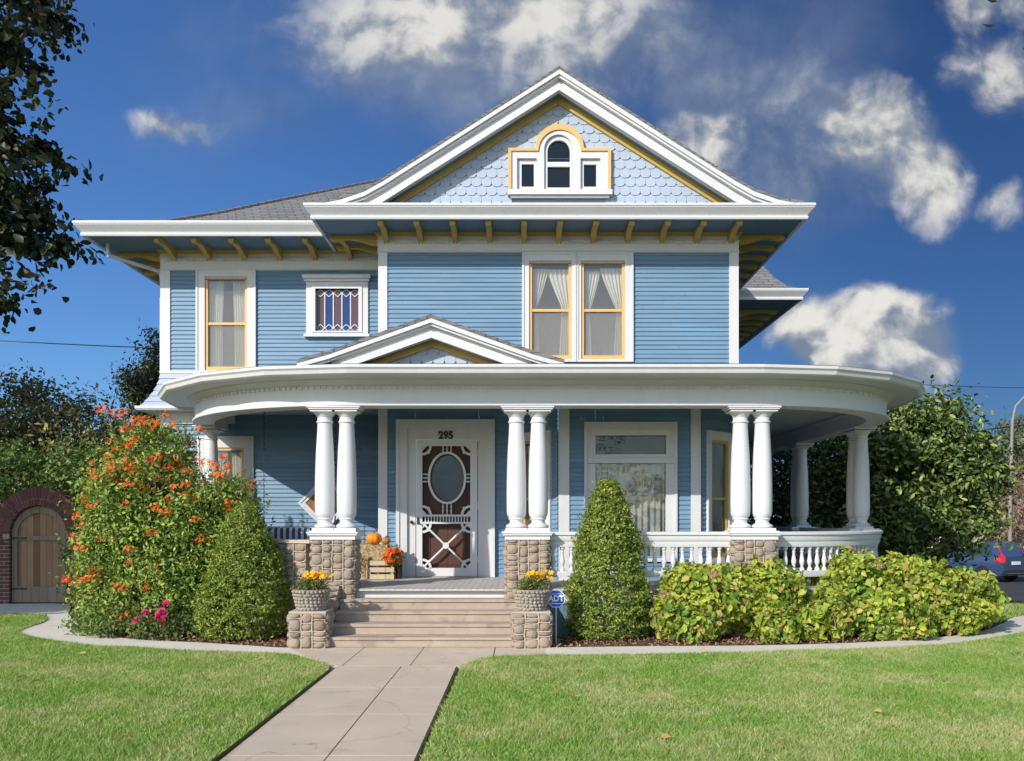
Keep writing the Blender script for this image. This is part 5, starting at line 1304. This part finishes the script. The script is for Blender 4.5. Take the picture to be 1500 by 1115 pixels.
# ================================================================= BRICK WALL, GATE
YG = 16.4
gcx, gr, gz = X(55.5, YG), .53, 1.30
bwall = thing('brick_wall', 'dark red brick garden wall with an arched gateway', 'wall', (gcx, YG+.15, 0))
mb = MB(frame(0, YG, 0, -1))
hole = [(gcx+gr, -.05), (gcx+gr, gz)] + [(gcx + gr*math.cos(PI*k/20), gz + gr*math.sin(PI*k/20)) for k in range(1, 20)] + [(gcx-gr, gz), (gcx-gr, -.05)]
outl = [(-17, -.05)] + hole[::-1] + [(-6.3, -.05), (-6.3, 1.55), (gcx+.80, 1.55)] + [(gcx + .84*math.cos(t), gz + .84*math.sin(t)) for t in [.32 + (PI-.64)*k/20 for k in range(21)]] + [(gcx-.80, 1.55), (-17, 1.55)]
mb.plate(outl, [], -.3, 0); mb.build('brickwork', M['brick'], bwall)
mb = MB(frame(0, YG, 0, -1)); r = random.Random(5)
for (ra, rb2, n, da) in ((.535, .645, 33, 0), (.655, .855, 38, .5)):
    for k in range(-3 if ra > .6 else 0, n + (3 if ra > .6 else 0)):
        a0 = PI*(k+.06)/n; a1 = PI*(k+.94)/n; d = .02 + r.uniform(-.003, .005)
        P4 = [(ra, a0), (rb2, a0), (rb2, a1), (ra, a1)]
        if math.sin(a0) < -.2: continue
        mb.plate([(gcx + rr*math.cos(t), gz + rr*math.sin(t)) for rr, t in P4], [], -.05, d)
m_, nt_, out_ = nodes_of('arch_bricks'); g_ = nt_.nodes.new('ShaderNodeNewGeometry')
principled(nt_, out_, mixc(nt_, mth(nt_, 'MULTIPLY', noise(nt_, g_.outputs['Position'], 40, 4), .4), ramp(nt_, g_.outputs['Random Per Island'], [(0, (.11, .045, .045)), (1, (.22, .085, .075))]), (.1, .06, .06)), .85, None, .2)
mb.build('arch_bricks', m_, bwall)
mb = MB(frame(0, YG, 0, -1)); ringp = lambda q, n=40: [(gcx + q*math.cos(t), gz + q*math.sin(t)) for t in [-.16 + (PI+.32)*k/n for k in range(n+1)]]
mb.plate(ringp(.853) + ringp(.532)[::-1], [], -.05, .008); mb.build('arch_mortar', M['mortar'], bwall)
gt = thing('garden_gate', 'arched weathered wooden gate in the brick wall', 'gate', (gcx, YG+.1, 0))
def arch(r_, z0): return [(gcx-r_, z0), (gcx+r_, z0), (gcx+r_, gz)] + [(gcx + r_*math.cos(PI*k/20), gz + r_*math.sin(PI*k/20)) for k in range(1, 20)] + [(gcx-r_, gz)]
mb = MB(frame(0, YG+.1, 0, -1)); mb.plate(arch(.515, .03), [], -.03, 0); mb.build('planks', M['gatewood'], gt)
mb = MB(frame(0, YG+.1, 0, -1))
mb.plate(arch(.515, .03), [[(gcx-.42, .32), (gcx+.42, .32), (gcx+.42, 1.18), (gcx-.42, 1.18)], [(gcx-.42, 1.26), (gcx+.42, 1.26)] + [(gcx + .42*math.cos(PI*k/16), 1.29 + .40*math.sin(PI*k/16)) for k in range(0, 17)]], .001, .028); mb.build('gate_frame', M['gateframe'], gt)
for z in (1.22, .28):
    mb = MB(frame(0, YG+.1, 0, -1)); mb.box(gcx-.52, .028, z-.018, gcx-.24, .036, z+.018); mb.build('hinge', M['black'], gt)
mb = MB(frame(0, YG+.1, 0, -1)); mb.box(gcx+.40, .028, .80, gcx+.46, .036, .92); mb.tube([(gcx+.43, .03, .84), (gcx+.43, .07, .86), (gcx+.36, .07, .86)], .011, 6); mb.build('latch', M['black'], gt)
rng = np.random.default_rng(61)
vn = thing('climbing_vine', 'green leafy vine spilling over the brick wall above the gate', 'vine', (-8.6, 16.8, 0))
P, Q, C = clumped([((-7.7, 16.9, 2.2), (.9, .5, .85)), ((-8.7, 17.2, 2.55), (.9, .4, .55)), ((-10.2, 17.2, 2.5), (1.0, .4, .55)), ((-7.5, 16.7, 1.2), (.6, .4, 1.1)), ((-11.5, 17.1, 2.4), (1.1, .4, .6)), ((-7.3, 16.5, .35), (.55, .35, .4)), ((-7.95, 16.2, .95), (.22, .2, .75))], 430, 26, .30, .5, 61, rng, .16, .02); leaf_mesh('foliage', P, Q, .075, M['vine'], vn, .6, .2, .6, True, rng)
mb = MB()
for k in range(8): mb.tube([(-7.6 - .6*k, 16.75, 0 if k < 2 else 1.4), (-7.7 - .6*k, 16.85, 2.3)], [.02, .01], 6)
mb.build('stems', M['bark'], vn)
# ================================================================= STREET SIDE
def suv(loc, rz):
    t = thing('parked_car', 'dark blue estate car parked on the street at the right edge', 'car', loc, rz)
    T = Matrix.Translation(loc) @ Matrix.Rotation(rz, 4, 'Z')
    body = plain('car_paint', (.045, .085, .17), .2, .3); dark = plain('car_trim', (.02, .02, .022), .5); red = plain('tail_lens', (.55, .02, .03), .15); chrome = plain('brushed_metal', (.55, .56, .58), .25, 1)
    # stations along length: y, half width at sill/belt, sill z, belt z
    stn = [(0, .80, .45, .98), (.08, .90, .32, 1.03), (.6, .945, .27, 1.04), (2.6, .95, .26, 1.0), (3.6, .94, .27, .96), (4.35, .88, .30, .84), (4.66, .74, .38, .68)]
    mb = MB(T); vs = []; fs = []
    for y, w, zs, zb in stn:
        zm_ = zs + (zb-zs)*.55
        vs += [(-w*.93, y, zs), (-w, y, zm_), (-w*.955, y, zb), (-w*.6, y, zb+.03), (w*.6, y, zb+.03), (w*.955, y, zb), (w, y, zm_), (w*.93, y, zs)]
    for i in range(len(stn)-1):
        for k in range(8): fs.append((i*8+k, i*8+(k+1) % 8, i*8+8+(k+1) % 8, i*8+8+k))
    fs += [tuple(range(8)), tuple(48+k for k in range(7, -1, -1))]; mb.add(vs, fs)
    gh = [(.10, .86, 1.02), (.34, .70, 1.60), (.70, .70, 1.665), (2.1, .70, 1.68), (2.55, .68, 1.63), (3.35, .84, .99)]
    bot = [(y, w) for y, w in ((.10, .86), (.34, .88), (.70, .89), (2.1, .89), (2.55, .88), (3.35, .84))]
    vs = []; fs = []
    for (y, w, z), (yb, wb_) in zip(gh, bot): vs += [(-wb_, yb, 1.0), (-w, y, max(z, 1.0)), (w, y, max(z, 1.0)), (wb_, yb, 1.0)]
    for i in range(5):
        for k in range(3): fs.append((i*4+k, i*4+k+1, i*4+5+k, i*4+4+k))
    mb.add(vs, fs); bd = mb.build('body', body, t, 35)
    gl = plain('car_glass', (.03, .05, .07), .05); k_ = lambda s, y, z: (s*(.892 - (z-1.0)*.29 + .004), y, z)
    for s in (-1, 1):
        for y0, y1, t0, t1 in ((.42, 1.0, .58, 1.0), (1.06, 1.95, 1.06, 1.9), (2.02, 3.05, 1.97, 2.5)):
            mb = MB(T); mb.quad(k_(s, y0, 1.06), k_(s, y1, 1.06), k_(s, t1, 1.57), k_(s, t0, 1.57)); mb.build('side_window', gl, t)
        mb = MB(T); mb.add([(s*.90, -.012, .80), (s*.70, -.03, .80), (s*.66, -.02, 1.03), (s*.64, .155, 1.20), (s*.66, .29, 1.52), (s*.72, .30, 1.52), (s*.84, .16, 1.10), (s*.925, .1, 1.02)], [(0, 1, 2, 7), (2, 3, 6, 7), (3, 4, 5, 6)])
        mb.add([(s*.915, -.01, .82), (s*.955, .26, .88), (s*.955, .26, 1.02), (s*.915, .05, 1.03)], [(0, 1, 2, 3)]); mb.build('tail_lamp', red, t)
        for y in (.85, 3.72):
            mb = MB(T @ Matrix.Translation((s*.84, y, .345)) @ Matrix.Rotation(PI/2, 4, 'Y')); mb.lathe((0, 0, -.11), [(.22, 0), (.33, .0), (.345, .03), (.345, .19), (.33, .22), (.22, .22)], 28); wh = mb.build('wheel', dark, t, 40)
            mb = MB(T @ Matrix.Translation((s*.84, y, .345)) @ Matrix.Rotation(PI/2, 4, 'Y')); mb.lathe((0, 0, -.112), [(.05, 0), (.23, .02), (.23, .204), (.05, .224)], 20); mb.build('rim', chrome, wh, 40)
        mb = MB(T); mb.box(s*1.0-.07, 2.75, 1.0, s*1.0+.07, 2.9, 1.14); mb.build('mirror', body, t)
    mb = MB(T); mb.quad((-.64, .135, 1.10), (.64, .135, 1.10), (.60, .325, 1.545), (-.60, .325, 1.545)); mb.build('rear_window', gl, t)
    mb = MB(T); mb.box(-.78, -.045, .34, .78, .1, .50); mb.box(-.84, -.02, .28, .84, .06, .345); mb.build('rear_bumper', dark, t)
    mb = MB(T); mb.box(-.6, -.052, .36, .6, -.046, .385); mb.build('bumper_strip', chrome, t)
    mb = MB(T); mb.box(-.26, -.035, .72, .26, -.005, .86); mb.build('number_plate', plain('plate_white', (.7, .7, .68), .5), t)
suv((20.3, 36.5, -1.035), math.radians(26))
lx, ly = X(1483, 42), 42
lm = thing('street_lamp', 'tall grey curved arm street lamp behind the car', 'street lamp', (lx, ly, -1))
mb = MB(); mb.tube([(lx-.12, ly, -1), (lx-.1, ly, 3), (lx, ly, 6.2), (lx+.15, ly, 6.9), (lx+.6, ly, 7.4), (lx+1.5, ly, 7.6)], [.10, .085, .07, .06, .05, .045], 10); mb.build('pole', plain('weathered_pole', (.24, .21, .18), .7), lm, 50)
mb = MB(); mb.box(lx+1.4, ly-.15, 7.5, lx+2.1, ly+.15, 7.66); mb.build('lantern', plain('lamp_head', (.4, .4, .4), .5), lm)
fh = thing('far_house', 'low white building far beyond the pinkish tree', 'building', (44, 75, -1))
mb = MB(); mb.box(36, 75, -1, 60, 84, 1.4); mb.build('wall', plain('far_wall', (.6, .52, .46), .9), fh)
mb = MB(); mb.box(35.5, 74.3, 1.4, 60.5, 84.5, 1.75); mb.build('roof', plain('far_roof', (.75, .75, .74), .8), fh)
def cable(a, b, sag, label, r_=.016):
    mb = MB(); pts = [(a[0]+(b[0]-a[0])*t, a[1]+(b[1]-a[1])*t, a[2]+(b[2]-a[2])*t - sag*4*t*(1-t)) for t in [k/16 for k in range(17)]]
    mb.tube(pts, r_, 6); o = mb.build('power_line', M['black'], None, 60); tag(o, label, 'cable')
cable((X(-400, 30), 30, 8.3), (-3, 27, 6.6), .25, 'thin black power cable left of the house')
cable((X(1150, 46), 46, 9.0), (X(1900, 46), 46, 8.7), .5, 'thin power cable crossing the sky right of the porch roof')
cable((X(1445, 44), 44, 6.0), (X(1900, 44), 44, 8.3), .1, 'dark cable running to the street lamp', .03)
# ================================================================= SKY, SUN, CAMERA
SUNV = Vector((-.80, -1.0, .70)).normalized()
EL = math.asin(SUNV.z); ROT = math.atan2(SUNV.x, SUNV.y)
sun = bpy.data.lights.new('sun', 'SUN'); sun.energy = 3.6; sun.angle = math.radians(.5); sun.color = (1, .94, .85)
so = bpy.data.objects.new('sun', sun); so.rotation_euler = (-SUNV).to_track_quat('-Z', 'Y').to_euler(); so.location = (-20, -20, 30); COL.objects.link(so)
wd = bpy.data.worlds.new('World'); S.world = wd; wd.use_nodes = True; nt = wd.node_tree; nt.nodes.clear()
out = nt.nodes.new('ShaderNodeOutputWorld'); bg = nt.nodes.new('ShaderNodeBackground'); bg.inputs[1].default_value = .15
nt.links.new(bg.outputs[0], out.inputs[0])
sky = nt.nodes.new('ShaderNodeTexSky'); sky.sky_type = 'NISHITA'; sky.sun_disc = False; sky.sun_elevation = EL; sky.sun_rotation = ROT
sky.air_density = 1.0; sky.dust_density = .6; sky.ozone_density = 2.0; sky.altitude = 100
tc = nt.nodes.new('ShaderNodeTexCoord'); dirv = tc.outputs['Generated']
sx = nt.nodes.new('ShaderNodeSeparateXYZ'); nt.links.new(dirv, sx.inputs[0])
yy = mth(nt, 'MAXIMUM', sx.outputs[1], .08)
cb = nt.nodes.new('ShaderNodeCombineXYZ'); nt.links.new(mth(nt, 'DIVIDE', sx.outputs[0], yy), cb.inputs[0]); nt.links.new(mth(nt, 'DIVIDE', sx.outputs[2], yy), cb.inputs[1])
pv = cb.outputs[0]
wn = nt.nodes.new('ShaderNodeTexNoise'); wn.noise_dimensions = '2D'; wn.inputs['Scale'].default_value = 7; wn.inputs['Detail'].default_value = 6; nt.links.new(pv, wn.inputs['Vector'])
vm = nt.nodes.new('ShaderNodeVectorMath'); vm.operation = 'MULTIPLY_ADD'; nt.links.new(wn.outputs['Color'], vm.inputs[0]); vm.inputs[1].default_value = (.055, .055, 0); 
sub = nt.nodes.new('ShaderNodeVectorMath'); sub.operation = 'SUBTRACT'; nt.links.new(pv, sub.inputs[0]); sub.inputs[1].default_value = (.0275, .0275, 0)
nt.links.new(sub.outputs[0], vm.inputs[2]); wv = vm.outputs[0]
def blob(u, v, a, b, rot=0, gain=1.0):
    mp = nt.nodes.new('ShaderNodeMapping'); mp.vector_type = 'TEXTURE'; nt.links.new(wv, mp.inputs['Vector'])
    mp.inputs['Location'].default_value = ((u-765)/1300, (760-v)/1300, 0); mp.inputs['Rotation'].default_value = (0, 0, math.radians(rot)); mp.inputs['Scale'].default_value = (a/1300, b/1300, 1)
    ln = nt.nodes.new('ShaderNodeVectorMath'); ln.operation = 'LENGTH'; nt.links.new(mp.outputs[0], ln.inputs[0])
    return mth(nt, 'MULTIPLY', mth(nt, 'SUBTRACT', 1.0, ln.outputs['Value']), gain)
def union(bs):
    r_ = bs[0]
    for b in bs[1:]: r_ = mth(nt, 'MAXIMUM', r_, b)
    return r_
def shifted(v, dx, dy):
    n = nt.nodes.new('ShaderNodeVectorMath'); n.operation = 'ADD'; nt.links.new(v, n.inputs[0]); n.inputs[1].default_value = (dx, dy, 0); return n.outputs[0]
def mrange(x, a, b, lo=0.0, hi=1.0):
    r_ = nt.nodes.new('ShaderNodeMapRange'); r_.interpolation_type = 'SMOOTHSTEP'; nt.links.new(x, r_.inputs[0])
    for i, q in enumerate((a, b, lo, hi)): r_.inputs[i+1].default_value = q
    return r_.outputs[0]
fb1 = noise(nt, wv, 6.5, 9, .60, '2D'); fb1s = noise(nt, shifted(wv, -.012, .022), 6.5, 4, .5, '2D')
fb2 = noise(nt, wv, 3.0, 6, .55, '2D')
def billow(v):
    n = nt.nodes.new('ShaderNodeTexVoronoi'); n.voronoi_dimensions = '2D'; n.feature = 'F1'; n.normalize = True; n.inputs['Scale'].default_value = 15; n.inputs['Detail'].default_value = 2; n.inputs['Roughness'].default_value = .5
    nt.links.new(v, n.inputs['Vector']); return n.outputs['Distance']
bl0 = billow(wv); bl1 = billow(shifted(wv, -.008, .014))
puff = union([blob(1290, 200, 100, 92, -25, 1.3), blob(1340, 255, 110, 85, -30, 1.2), blob(1250, 500, 105, 85, 0, 1.4), blob(1320, 508, 105, 88, -10, 1.5), blob(1290, 475, 85, 65, 0, 1.3), blob(1180, 470, 75, 60, 0, .7),
              blob(1030, 215, 95, 80, 0, .9), blob(1460, 100, 90, 85, -40, .6), blob(1440, 0, 100, 60, 0, .55), blob(255, 182, 80, 24, -8, .5), blob(1460, 295, 55, 38, 0, .45)])
soft = union([blob(800, 15, 230, 140, 0, 1.25), blob(640, 20, 260, 130, 5, 1.1), blob(520, 15, 150, 100, 0, .8), blob(1180, 190, 150, 90, -20, .35)])
dp = mth(nt, 'ADD', mth(nt, 'ADD', puff, mth(nt, 'MULTIPLY', mth(nt, 'SUBTRACT', fb1, .5), 1.0)), mth(nt, 'MULTIPLY', mth(nt, 'SUBTRACT', .28, bl0), .55))
ds_ = mth(nt, 'ADD', soft, mth(nt, 'MULTIPLY', mth(nt, 'SUBTRACT', fb1, .5), .75))
cov = mth(nt, 'MAXIMUM', mrange(dp, -.02, .66, 0, .97), mrange(ds_, -.15, .95, 0, .88))
veil = union([blob(1060, 130, 300, 170, -20), blob(900, 60, 420, 190, 0), blob(640, 90, 420, 150, 0, .8), blob(1150, 240, 200, 110, -10), blob(400, 170, 200, 110, 10, .6)])
vd = mth(nt, 'ADD', veil, mth(nt, 'MULTIPLY', mth(nt, 'SUBTRACT', fb2, .5), 1.1))
vcov = mrange(vd, -.05, .85, 0, .85)
gate = nt.nodes.new('ShaderNodeMapRange'); nt.links.new(sx.outputs[1], gate.inputs[0]); gate.inputs[1].default_value = .1; gate.inputs[2].default_value = .3
gx = nt.nodes.new('ShaderNodeMapRange'); gx.interpolation_type = 'SMOOTHSTEP'; nt.links.new(sx.outputs[0], gx.inputs[0]); gx.inputs[1].default_value = -.55; gx.inputs[2].default_value = .50
gy = nt.nodes.new('ShaderNodeMapRange'); gy.interpolation_type = 'SMOOTHSTEP'; nt.links.new(sx.outputs[1], gy.inputs[0]); gy.inputs[1].default_value = -.1; gy.inputs[2].default_value = .35
clear = mixc(nt, gx.outputs[0], (.28, .46, .71), (.09, .155, .265))      # deep polarised blue of the northern sky
c0 = mixc(nt, gy.outputs[0], sky.outputs[0], mixc(nt, 1.0, sky.outputs[0], clear, 'MULTIPLY'))
vcol = ramp(nt, fb1, [(.36, (.50, .78, 1.45)), (.64, (1.25, 1.5, 2.05))])
c1 = mixc(nt, mth(nt, 'MULTIPLY', vcov, gate.outputs[0]), c0, vcol)
lit = mrange(mth(nt, 'ADD', mth(nt, 'MULTIPLY', mth(nt, 'SUBTRACT', bl1, bl0), 1.3), mth(nt, 'ADD', mth(nt, 'MULTIPLY', mth(nt, 'SUBTRACT', fb1, fb1s), 3.2), mth(nt, 'MULTIPLY', mth(nt, 'MAXIMUM', dp, ds_), .45))), -.25, .72)
cs_ = ramp(nt, lit, [(.0, (.95, 1.22, 1.70)), (.45, (2.2, 2.3, 2.4)), (1, (4.1, 4.0, 3.75))])
c2 = mixc(nt, mth(nt, 'MULTIPLY', cov, gate.outputs[0]), c1, cs_)
nt.links.new(c2, bg.inputs[0])
cam = bpy.data.cameras.new('camera'); co = bpy.data.objects.new('camera', cam); COL.objects.link(co)
co.location = (0, 0, EYE); co.rotation_euler = (PI/2, 0, 0)
cam.sensor_width = 36; cam.lens = 1300/1500*36; cam.shift_x = -.01; cam.shift_y = (760-557.5)/1500; cam.clip_end = 3000; cam.clip_start = .05
S.camera = co
S.view_settings.view_transform = 'Standard'; S.view_settings.look = 'None'; S.view_settings.gamma = 1; S.view_settings.exposure = 0.44
S.view_settings.use_curve_mapping = False
S.cycles.max_bounces = 8; S.cycles.transparent_max_bounces = 12
